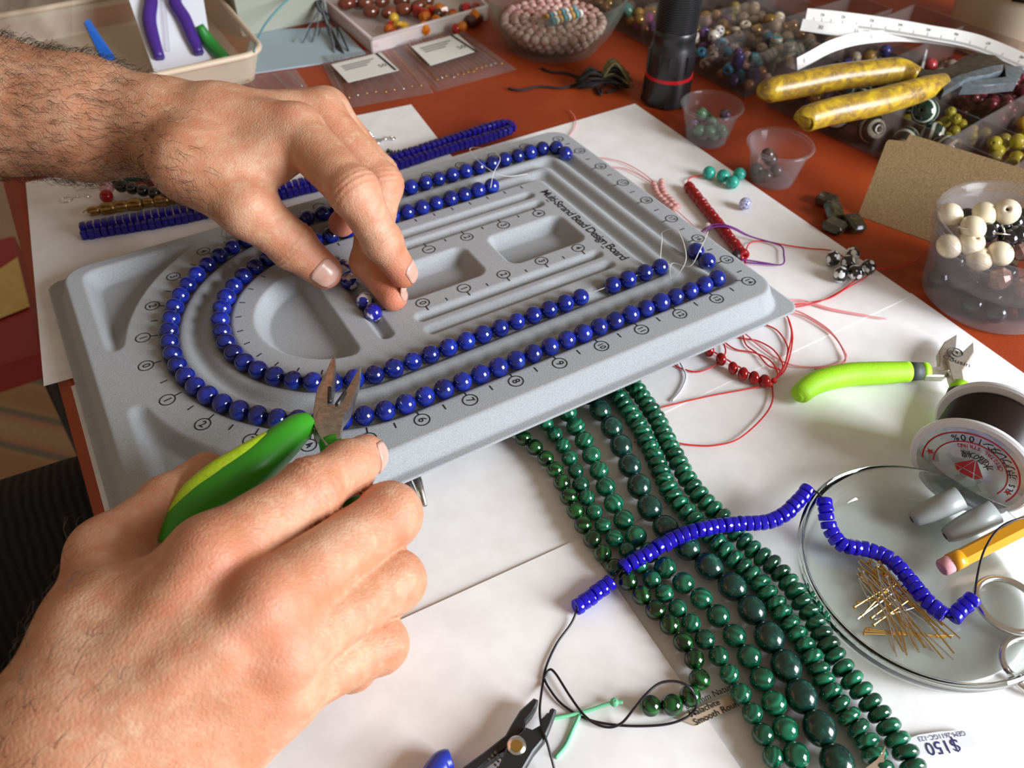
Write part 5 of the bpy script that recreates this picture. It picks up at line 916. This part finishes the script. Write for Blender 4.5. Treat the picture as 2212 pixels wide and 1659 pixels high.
# ------------------------------------------------------------------ folded measuring tape
tp = empty('measuring_tape', at(1950, 60, 38), 'folded white paper measuring tape lying across the bead organizers', 'measuring tape'); M['tape'] = mat('white_paper_tape', (.80, .79, .76), .6)
def ribbon(name, P, wd, m, parent, k=10):
    """P: (px,py,z, lean) lower edge; ribbon rises wd along its lean"""
    c = catmull([at(*p[:3]) for p in P], k); ls = np.interp(np.linspace(0, 1, len(c)), np.linspace(0, 1, len(P)), [p[3] for p in P]); V = []; F = []; O = []
    for i, p in enumerate(c):
        t_ = nrm(c[min(i + 1, len(c) - 1)] - c[max(i - 1, 0)]); sd = nrm(np.cross([0, 0, 1.], t_)); up_ = nrm(sd * math.cos(ls[i]) + np.array([0, 0, 1.]) * math.sin(ls[i])); nn = np.cross(t_, up_); O.append((p, t_, up_, nn)); V += [p, p + up_ * wd, p + up_ * wd + nn * .35, p + nn * .35]
    for i in range(len(c) - 1):
        for j in range(4): a, b = 4 * i + j, 4 * i + (j + 1) % 4; F.append((a, b, b + 4, a + 4))
    F += [(0, 1, 2, 3), tuple(4 * (len(c) - 1) + j for j in (3, 2, 1, 0))]; return put(name, (V, F), m, parent, True, 40), O
layers = [ribbon('tape_layer', [(1738, 52, 50, .9), (1800, 58, 50, .9), (1900, 70, 49, .8), (2000, 86, 48, .7), (2100, 106, 47, .7), (2212, 152, 45, .6), (2290, 190, 44, .6)], 12, M['tape'], tp), ribbon('tape_layer', [(1728, 66, 46, .9), (1800, 76, 46, .9), (1900, 82, 45, .8), (2000, 92, 45, .7), (2120, 116, 44, .7), (2250, 180, 42, .6)], 9, M['tape'], tp), ribbon('tape_layer', [(1722, 152, 40, 1.2), (1750, 138, 41, 1.1), (1800, 112, 42, 1.0), (1860, 96, 43, .9), (1940, 90, 44, .8), (2040, 96, 44, .7)], 9, M['tape'], tp)]
tk = []
for (o_, O), st in zip(layers[:1], (1,)):
    for i in range(2, len(O) - 2):
        for s_ in np.linspace(0, 1, 5)[:-1]:
            p = O[i][0] * (1 - s_) + O[i + 1][0] * s_; _, t_, up_, nn = O[i]; h_ = 4.5 if (i % 3 == 0 and s_ == 0) else 2.0; b0 = p + up_ * 1.0 + nn * .5; b1 = b0 + up_ * h_; tk.append(([b0, b0 + t_ * .25, b1 + t_ * .25, b1], [(0, 1, 2, 3)]))
        if i % 6 == 0: text('tape_number', str(40 + i // 6), 3.4, O[i][0] + O[i][2] * 8.2 + O[i][3] * .4, -O[i][1], -O[i][2], M['print'], o_, off=.12)
put('tape_ticks', join_vf(tk), M['print'], tp, False, None)
for (o_, O), s0 in ((layers[1], 30), (layers[2], 0)):
    for n_, i in enumerate(range(6, min(len(O) - 2, 40), 9)): text('tape_number', str(s0 + n_), 4.2, O[i][0] + O[i][2] * 4.5 + O[i][3] * .4, O[i][1], O[i][2], M['print'], o_, off=.1)
# pottery caddy at the far right corner
pot = empty('ceramic_caddy', at(2170, 30, 0), 'cream ceramic caddy with a brown rim at the top right corner', 'caddy'); M['cream'] = mat('cream_glaze', (.62, .55, .40), .25); M['brownglaze'] = mat('brown_glaze', (.16, .05, .02), .25); pcx = np.array([610, 70, .2])
link('body', lathe('body', [(0.01, 0), (46, 0), (54, 20), (60, 60), (62, 88), (58, 88), (55, 60), (48, 6), (0.01, 6)], 48), M['cream'], pot, pcx); link('rim_band', lathe('rim_band', [(61.4, 80), (63, 82), (63.5, 88), (62, 91), (58, 91), (57, 88)], 48), M['brownglaze'], pot, pcx); link('slot', mesh('slot', *prism_vf(rrect(-14, 14, -2.4, 2.4, 2.3), 0, 1.4)), M['blacktool'], pot, pcx + np.array([-52, -31, 60]), np.array([nrm([.51, -.86, 0]), [0, 0, 1], nrm([-.86, -.51, .1])]))

# ------------------------------------------------------------------ ultramarine square-bead strand and finished bracelets behind the board
us = empty('ultramarine_strand', (-20, 158, 0), 'long doubled strand of ultramarine square beads behind the board', 'bead strand'); SQ = mesh('square_bead', *prism_vf(rrect(-1, 1, -1, 1, .3, 2), -.62, .62, .15), sharp=30)
def sqrow(P, r, st): 
    for p, t_ in walk(catmull(P, 10), st): f_ = frame(nrm(t_ + np.array([rnd.gauss(0, .04) for _ in range(3)]))); link('bead', SQ, M['purpleglass'], us, p, f_, r * (1 + rnd.gauss(0, .03)))
sqrow([at(182, 506, 4), at(300, 488, 4), at(420, 466, 4), at(560, 432, 4), at(660, 408, 4.5), at(760, 384, 4.5), at(860, 356, 4.5), at(980, 318, 5), at(1060, 295, 5), at(1100, 281, 5.5)], 3.0, 4.1); sqrow([at(180, 492, 6), at(300, 470, 6), at(420, 448, 6), at(560, 416, 6), at(660, 394, 6), at(760, 366, 6), at(860, 338, 6), at(980, 300, 6), at(1060, 274, 6), at(1094, 266, 6)], 3.0, 4.4)
sqrow([at(1100, 281, 5.5), at(1108, 274, 6), at(1094, 266, 6)], 2.6, 4)
def bracelet(label, P, r, me, m, st, z, clasp=None):
    root = empty('bracelet', at(*P[0], 0), label, 'bracelet', 'finished bracelets behind the board'); strand(root, walk(catmull(pxs(P, z), 10), st), me, r, m, .1, .08)
    if clasp:
        a = at(*clasp, z); 
        for i in range(3): link('chain_ring', mesh('chain_ring', *tube_vf([np.array([(3.0 - .5 * i) * math.cos(w), (4.2 if i == 0 else 2.2) * math.sin(w), 0]) for w in np.linspace(0, 6.283, 19)[:-1]], .65, 8, True)), M['silver'], root, a + np.array([6.5 * i, -.5 * i, .6 * (i % 2)]), frame((.2 * i, .5 * (i % 2), 1)))
    return root
bracelet('bracelet of brass bamboo shaped beads with a round clasp', [(203, 456), (260, 446), (320, 438), (420, 422), (520, 408)], [3.2, 4.2, 3.9, 4.1], BAR, X_('antique_brass', (.22, .13, .04), (.4, .26, .09), metal=.9, rough=.3), 8.6, 4.6, (190, 458))
bracelet('bracelet of black round beads with a pink end bead', [(262, 402), (290, 408), (320, 414), (350, 418), (400, 420), (470, 420)], 4.4, BEAD, blk, 8.6, 8, (142, 432)); tag(link('pink_end_bead', BEAD, X_('pink_end_glass', (.62, .30, .30), (.75, .45, .45)), None, at(230, 405, 8), frame((1, 0, 0)), 4.8), 'pink round bead at the end of the black bracelet', 'bead'); tag(link('red_end_bead', BEAD, M['redglass'], None, at(230, 424, 5), frame((1, 0, 0)), 4.4), 'dark red bead below the pink end bead', 'bead')
bracelet('bracelet of dark green tube beads farthest behind the arm', [(236, 390), (285, 384), (330, 378), (420, 368)], 3.0, BAR, X_('dark_green_tube', (.01, .10, .05), (.02, .18, .10)), 6.6, 4, (172, 405)); bracelet('bracelet of small red beads between green and black ones', [(292, 402), (340, 396), (420, 386)], 2.6, CYL, M['redglass'], 2.6, 4)
o = bracelet('silver clasp chain on the paper behind the fingers', [(790, 282), (800, 290), (806, 298)], 1.6, DON, M['silver'], 3, 2.5, (812, 306)); o['category'] = 'clasp'; o = bracelet('dark metal clasp beside the ultramarine strand', [(838, 326), (850, 330), (862, 328)], 1.8, DON, M['oldsteel'], 3, 3.5); o['category'] = 'clasp'

# ------------------------------------------------------------------ bin with packaged tools, mat, threads
M['binplastic'] = clear('beige_bin_plastic', (.80, .68, .52), .50, .3); bn = empty('storage_bin', (-130, 400, 0), 'shallow translucent beige bin at the top left', 'bin'); bx0, bx1, by0, by1 = -300, 2, 322, 500
put('bin_floor', prism_vf(rrect(bx0 + 8, bx1 - 8, by0 + 8, by1, 12), .4, 2), M['binplastic'], bn)
rimP = [(p[0], p[1]) for p in rrect(bx0, bx1, by0, by1, 18, 6)]; n_ = len(rimP); low = [(p[0], p[1]) for p in rrect(bx0 + 8, bx1 - 8, by0 + 8, by1 - 8, 12, 6)]
put('bin_wall', ([(*p, 1) for p in low] + [(*p, 26) for p in rimP], [(i, (i + 1) % n_, (i + 1) % n_ + n_, i + n_) for i in range(n_)]), M['binplastic'], bn); tube('bin_rim', [np.array([*p, 26]) for p in rimP], 2.6, mat('beige_rim', (.62, .50, .36), .45), bn, 10, True)
pkc = empty('tool_package', at(360, 90, 3), 'white packaging card with purple handled pliers in the bin', 'package'); pcd = [at(335, 160, 8), at(460, 125, 8), at(430, -60, 60), at(258, -60, 60)]; nn = nrm(np.cross(pcd[1] - pcd[0], pcd[3] - pcd[0])); nn = nn if nn[2] > 0 else -nn
_v = ROT.T @ np.array([(430 - W / 2) / FPX, (-60 - H / 2) / FPX, 1.0]); pcd[2] = CAM + _v * np.dot(pcd[0] - CAM, nn) / np.dot(_v, nn)
put('card', (pcd + [p - nn * 2 for p in pcd], [(0, 1, 2, 3), (7, 6, 5, 4), (0, 4, 5, 1), (1, 5, 6, 2), (2, 6, 7, 3), (3, 7, 4, 0)]), mat('package_white', (.74, .75, .80), .4), pkc, False, None)
def oncard(px, py, off): v = ROT.T @ np.array([(px - W / 2) / FPX, (py - H / 2) / FPX, 1.0]); s_ = np.dot(pcd[0] + nn * off - CAM, nn) / np.dot(v, nn); return CAM + s_ * v
M['purplegrip'] = mat('purple_grip', (.06, .02, .22), .35)
for P in ([(322, -30), (326, 0), (322, 40), (330, 80), (345, 125)], [(385, -30), (378, 5), (398, 40), (415, 80), (430, 115)]): tube('handle', [oncard(*p, 3.5) for p in P], [4.5, 5.5, 5.8, 5.4, 4.2], M['purplegrip'], pkc, 16, k=6)
tube('blister', [oncard(*p, 1.2) for p in [(352, 0), (358, 60), (362, 110)]], 2.0, M['cupplastic'], pkc, 8, k=4)
o = put('blue_packet', ([at(182, 48, 40), at(192, 40, 42), at(252, 128, 10), at(222, 132, 10), at(180, 50, 38), at(190, 42, 40), at(250, 130, 8), at(220, 134, 8)], [(0, 1, 2, 3), (7, 6, 5, 4), (0, 4, 5, 1), (1, 5, 6, 2), (2, 6, 7, 3), (3, 7, 4, 0)]), mat('blue_plastic_packet', (.01, .10, .42), .3), None, False, None); tag(o, 'narrow blue plastic packet standing in the bin', 'packet')
o = tube('green_tool', [at(430, 55, 30), at(455, 95, 16), at(490, 132, 8)], [3.5, 6, 5], mat('green_plastic', (.02, .20, .03), .4), None, 16, k=6); tag(o, 'dark green tool handle lying in the bin corner', 'tool')
o = put('crumpled_bag', ([at(0 + 26 * i, -20 + 34 * j, 34 - 6 * j + 14 * ((i * 7 + j * 5) % 3)) for j in range(5) for i in range(7)], [(7 * j + i, 7 * j + 7 + i, 7 * j + 8 + i, 7 * j + 1 + i) for j in range(4) for i in range(6)]), M['bagfilm'], None, True, None); tag(o, 'crumpled clear plastic bag in the bin above the forearm', 'plastic bag')
o = put('blue_mat', prism_vf([tuple(at(*p, 0)[:2]) for p in ((520, 165), (548, 68), (735, 62), (790, 118), (690, 140))], .2, 1.4), mat('pale_blue_mat', (.36, .46, .52), .6), None, False, None); tag(o, 'pale blue mat behind the zip bags', 'mat')
o = put('grey_box', box_vf((8, 418, .2), (90, 540, 46), 2), mat('olive_grey_box', (.32, .33, .27), .7), None, True, 40); tag(o, 'olive grey box beyond the pale blue mat', 'box')
o = tube('teal_thread', [at(632, -10, 30), at(605, 15, 28), at(575, 50, 26), at(556, 85, 27), at(549, 112, 28)], .9, mat('teal_thread', (.10, .28, .30), .7), None, 6, k=8); tag(o, 'loose teal thread hanging over the bin rim', 'thread')
ts = empty('cord_tassel', at(700, 80, 0), 'tassel of dark cords hanging left of the amber tray', 'tassel'); q = random.Random(9)
for i in range(16): e_ = (725 + q.gauss(0, 14), 108 + q.gauss(0, 7)) if i > 5 else (640 + 14 * i + q.gauss(0, 6), 88 + q.gauss(0, 12)); tube('cord', [at(688 + q.gauss(0, 3), -12, 22), at(694 + q.gauss(0, 4), 14, 18), at((694 + e_[0]) / 2 + q.gauss(0, 4), 55, 9), at(*e_, 2.2)], .8 if i > 5 else .45, M['blacktwine'] if i % 3 else mat('grey_cord', (.16, .17, .18), .6), ts, 6, k=6)

# ------------------------------------------------------------------ trousers, arm hair, chair, floor, wall
m = M['knit'] = mat('black_ribbed_fabric', (.010, .010, .013), .9); v = coords(m, False, (1, 1, 1)); w_ = N(m, 'ShaderNodeTexWave', bands_direction='X'); w_.inputs['Scale'].default_value = 60; w_.inputs['Distortion'].default_value = 3; L(m, v, w_.inputs['Vector']); bump(m, w_.outputs['Fac'], .5, .002)
V = []; F = []
def thigh(y): return tube_vf(catmull([np.array([-700, y, -150]), np.array([-500, y, -150]), np.array([-330, y + 3, -156]), np.array([-200, y + 6, -165]), np.array([-60, y + 6, -185]), np.array([20, y + 4, -230]), np.array([45, y, -330]), np.array([40, y, -600])], 6), list(np.interp(np.linspace(0, 1, 43), [0, .5, .8, 1], [88, 78, 68, 60])), 28)
put('trousers', join_vf([thigh(32), thigh(-170)]), M['knit'], person, True, None)
put('trouser_seam', tube_vf(catmull([np.array([-420, 100, -118]), np.array([-330, 95, -112]), np.array([-235, 72, -104]), np.array([-205, 60, -104])], 6), 4.5, 10), M['knit'], person, True, None)
def hairs(name, co, F_, sel, n, ln, dirf, seed, parent):
    q = np.random.default_rng(seed); tri = co[F_]; c = tri.mean(1); nn = np.cross(tri[:, 1] - tri[:, 0], tri[:, 2] - tri[:, 0]); nn /= np.linalg.norm(nn, axis=1)[:, None] + 1e-9; ok = np.where(sel(c, nn))[0]; pick = q.choice(ok, min(n, len(ok)), replace=False); V = []; Fh = []
    for i in pick:
        p, n0 = c[i], nn[i]; d = nrm(dirf(p) + q.normal(0, .45, 3)); d = nrm(d - n0 * np.dot(d, n0)); l_ = ln * (.5 + .8 * q.random()); P = [p - n0 * .3, p + d * l_ * .35 + n0 * l_ * .28, p + d * l_ * .75 + n0 * l_ * (.30 + .1 * q.normal()), p + d * l_ + n0 * l_ * .12 + q.normal(0, .6, 3)]; o_ = len(V); sdv = np.cross(d, n0)
        for j, a in enumerate(P):
            r_ = (.11, .10, .08, .03)[j]; V += [a + sdv * r_, a - sdv * r_ * .5 + n0 * r_ * .8, a - sdv * r_ * .5 - n0 * r_ * .8]
        for j in range(3):
            for k in range(3): Fh.append((o_ + 3 * j + k, o_ + 3 * j + (k + 1) % 3, o_ + 3 * j + 3 + (k + 1) % 3, o_ + 3 * j + 3 + k))
    o = link(name, mesh(name, V, Fh), M['hair'], parent); o['kind'] = 'stuff'; return o
fd = nrm(J['wr'] - J['fa']); hairs('arm_hair', lco, lF, lambda c, n_: (c[:, 0] < J['wr'][0] + 12) & (n_ @ nrm(CAM - J['fa']) > -.35) & (np.random.default_rng(1).random(len(c)) < np.clip((J['wr'][0] + 14 - c[:, 0]) / 40, 0, 1)), 2600, 9.5, lambda p: fd * 1.0 + np.array([.1, -.75, -.1]), 2, larm)
fd2 = nrm(K['wr'] - K['fb']); hairs('arm_hair', rco, rF, lambda c, n_: (c[:, 0] < K['t0'][0] + 6) & (n_ @ vw > .1) & (np.random.default_rng(2).random(len(c)) < np.clip((K['t0'][0] + 8 - c[:, 0]) / 60, 0, 1)), 520, 8.0, lambda p: fd2 + np.array([.2, .3, 0]), 5, rarm)
ch = empty('red_chair', (-330, 480, -720), 'red painted stool standing behind the table edge', 'chair'); M['redpaint'] = mat('red_paint', (.36, .012, .010), .4)
put('seat', box_vf((-560, 405, -290), (-258, 640, -258), 4), M['redpaint'], ch)
for x, y in ((-262, 408), (-540, 420), (-275, 620), (-540, 620)): tube('leg', [np.array([x, y, -290]), np.array([x + (-30 if x < -300 else -25), y - 40, -720])], 11, M['blacktool'], ch, 14)
o = put('yellow_note', ([at(-30, 600, -256), at(38, 555, -256), at(64, 662, -256), at(-30, 700, -256), at(-30, 600, -257.5), at(38, 555, -257.5), at(64, 662, -257.5), at(-30, 700, -257.5)], [(3, 2, 1, 0), (4, 5, 6, 7), (0, 1, 5, 4), (1, 2, 6, 5), (2, 3, 7, 6), (3, 0, 4, 7)]), two('yellow_paper', (.68, .52, .16), (.75, .6, .22), 60, .7, per=False), None, False, None); tag(o, 'yellow handwritten paper lying on the red stool', 'paper sheet')
m = M['rug'] = mat('striped_woven_rug', (.4, .25, .15), .9); v = coords(m, False, (1, 1, 1)); w_ = N(m, 'ShaderNodeTexWave', bands_direction='DIAGONAL'); w_.inputs['Scale'].default_value = 3.2; L(m, v, w_.inputs['Vector']); f = noise(m, v, 160, 2, .6); L(m, mixc(m, ramp(m, f, [(.4, (0, 0, 0)), (.7, (.4, .4, .4))]), ramp(m, w_.outputs['Fac'], [(.15, (.36, .21, .11)), (.35, (.42, .26, .15)), (.45, (.16, .17, .10)), (.6, (.17, .15, .17)), (.75, (.42, .22, .13)), (.95, (.45, .30, .18))]), (.3, .2, .12)), BS(m).inputs['Base Color']); bump(m, f, .6, .004)
o = put('floor', box_vf((-2600, -2600, -740), (2600, 2200, -722)), two('beige_floor', (.40, .29, .20), (.48, .36, .26), 3, .6, per=False), None, False, None); tag(o, None, None, None, 'structure')
o = put('woven_rug', box_vf((-1100, 250, -721.9), (300, 1150, -720.2), .3), M['rug'], None, True, 40); tag(o, 'striped brown and green woven rug on the floor', 'rug')
o = put('wall_back', box_vf((-2600, 2200, -740), (2600, 2260, 1900)), two('warm_plaster', (.45, .36, .27), (.5, .41, .32), 2, .8, per=False), None, False, None); tag(o, None, None, None, 'structure')
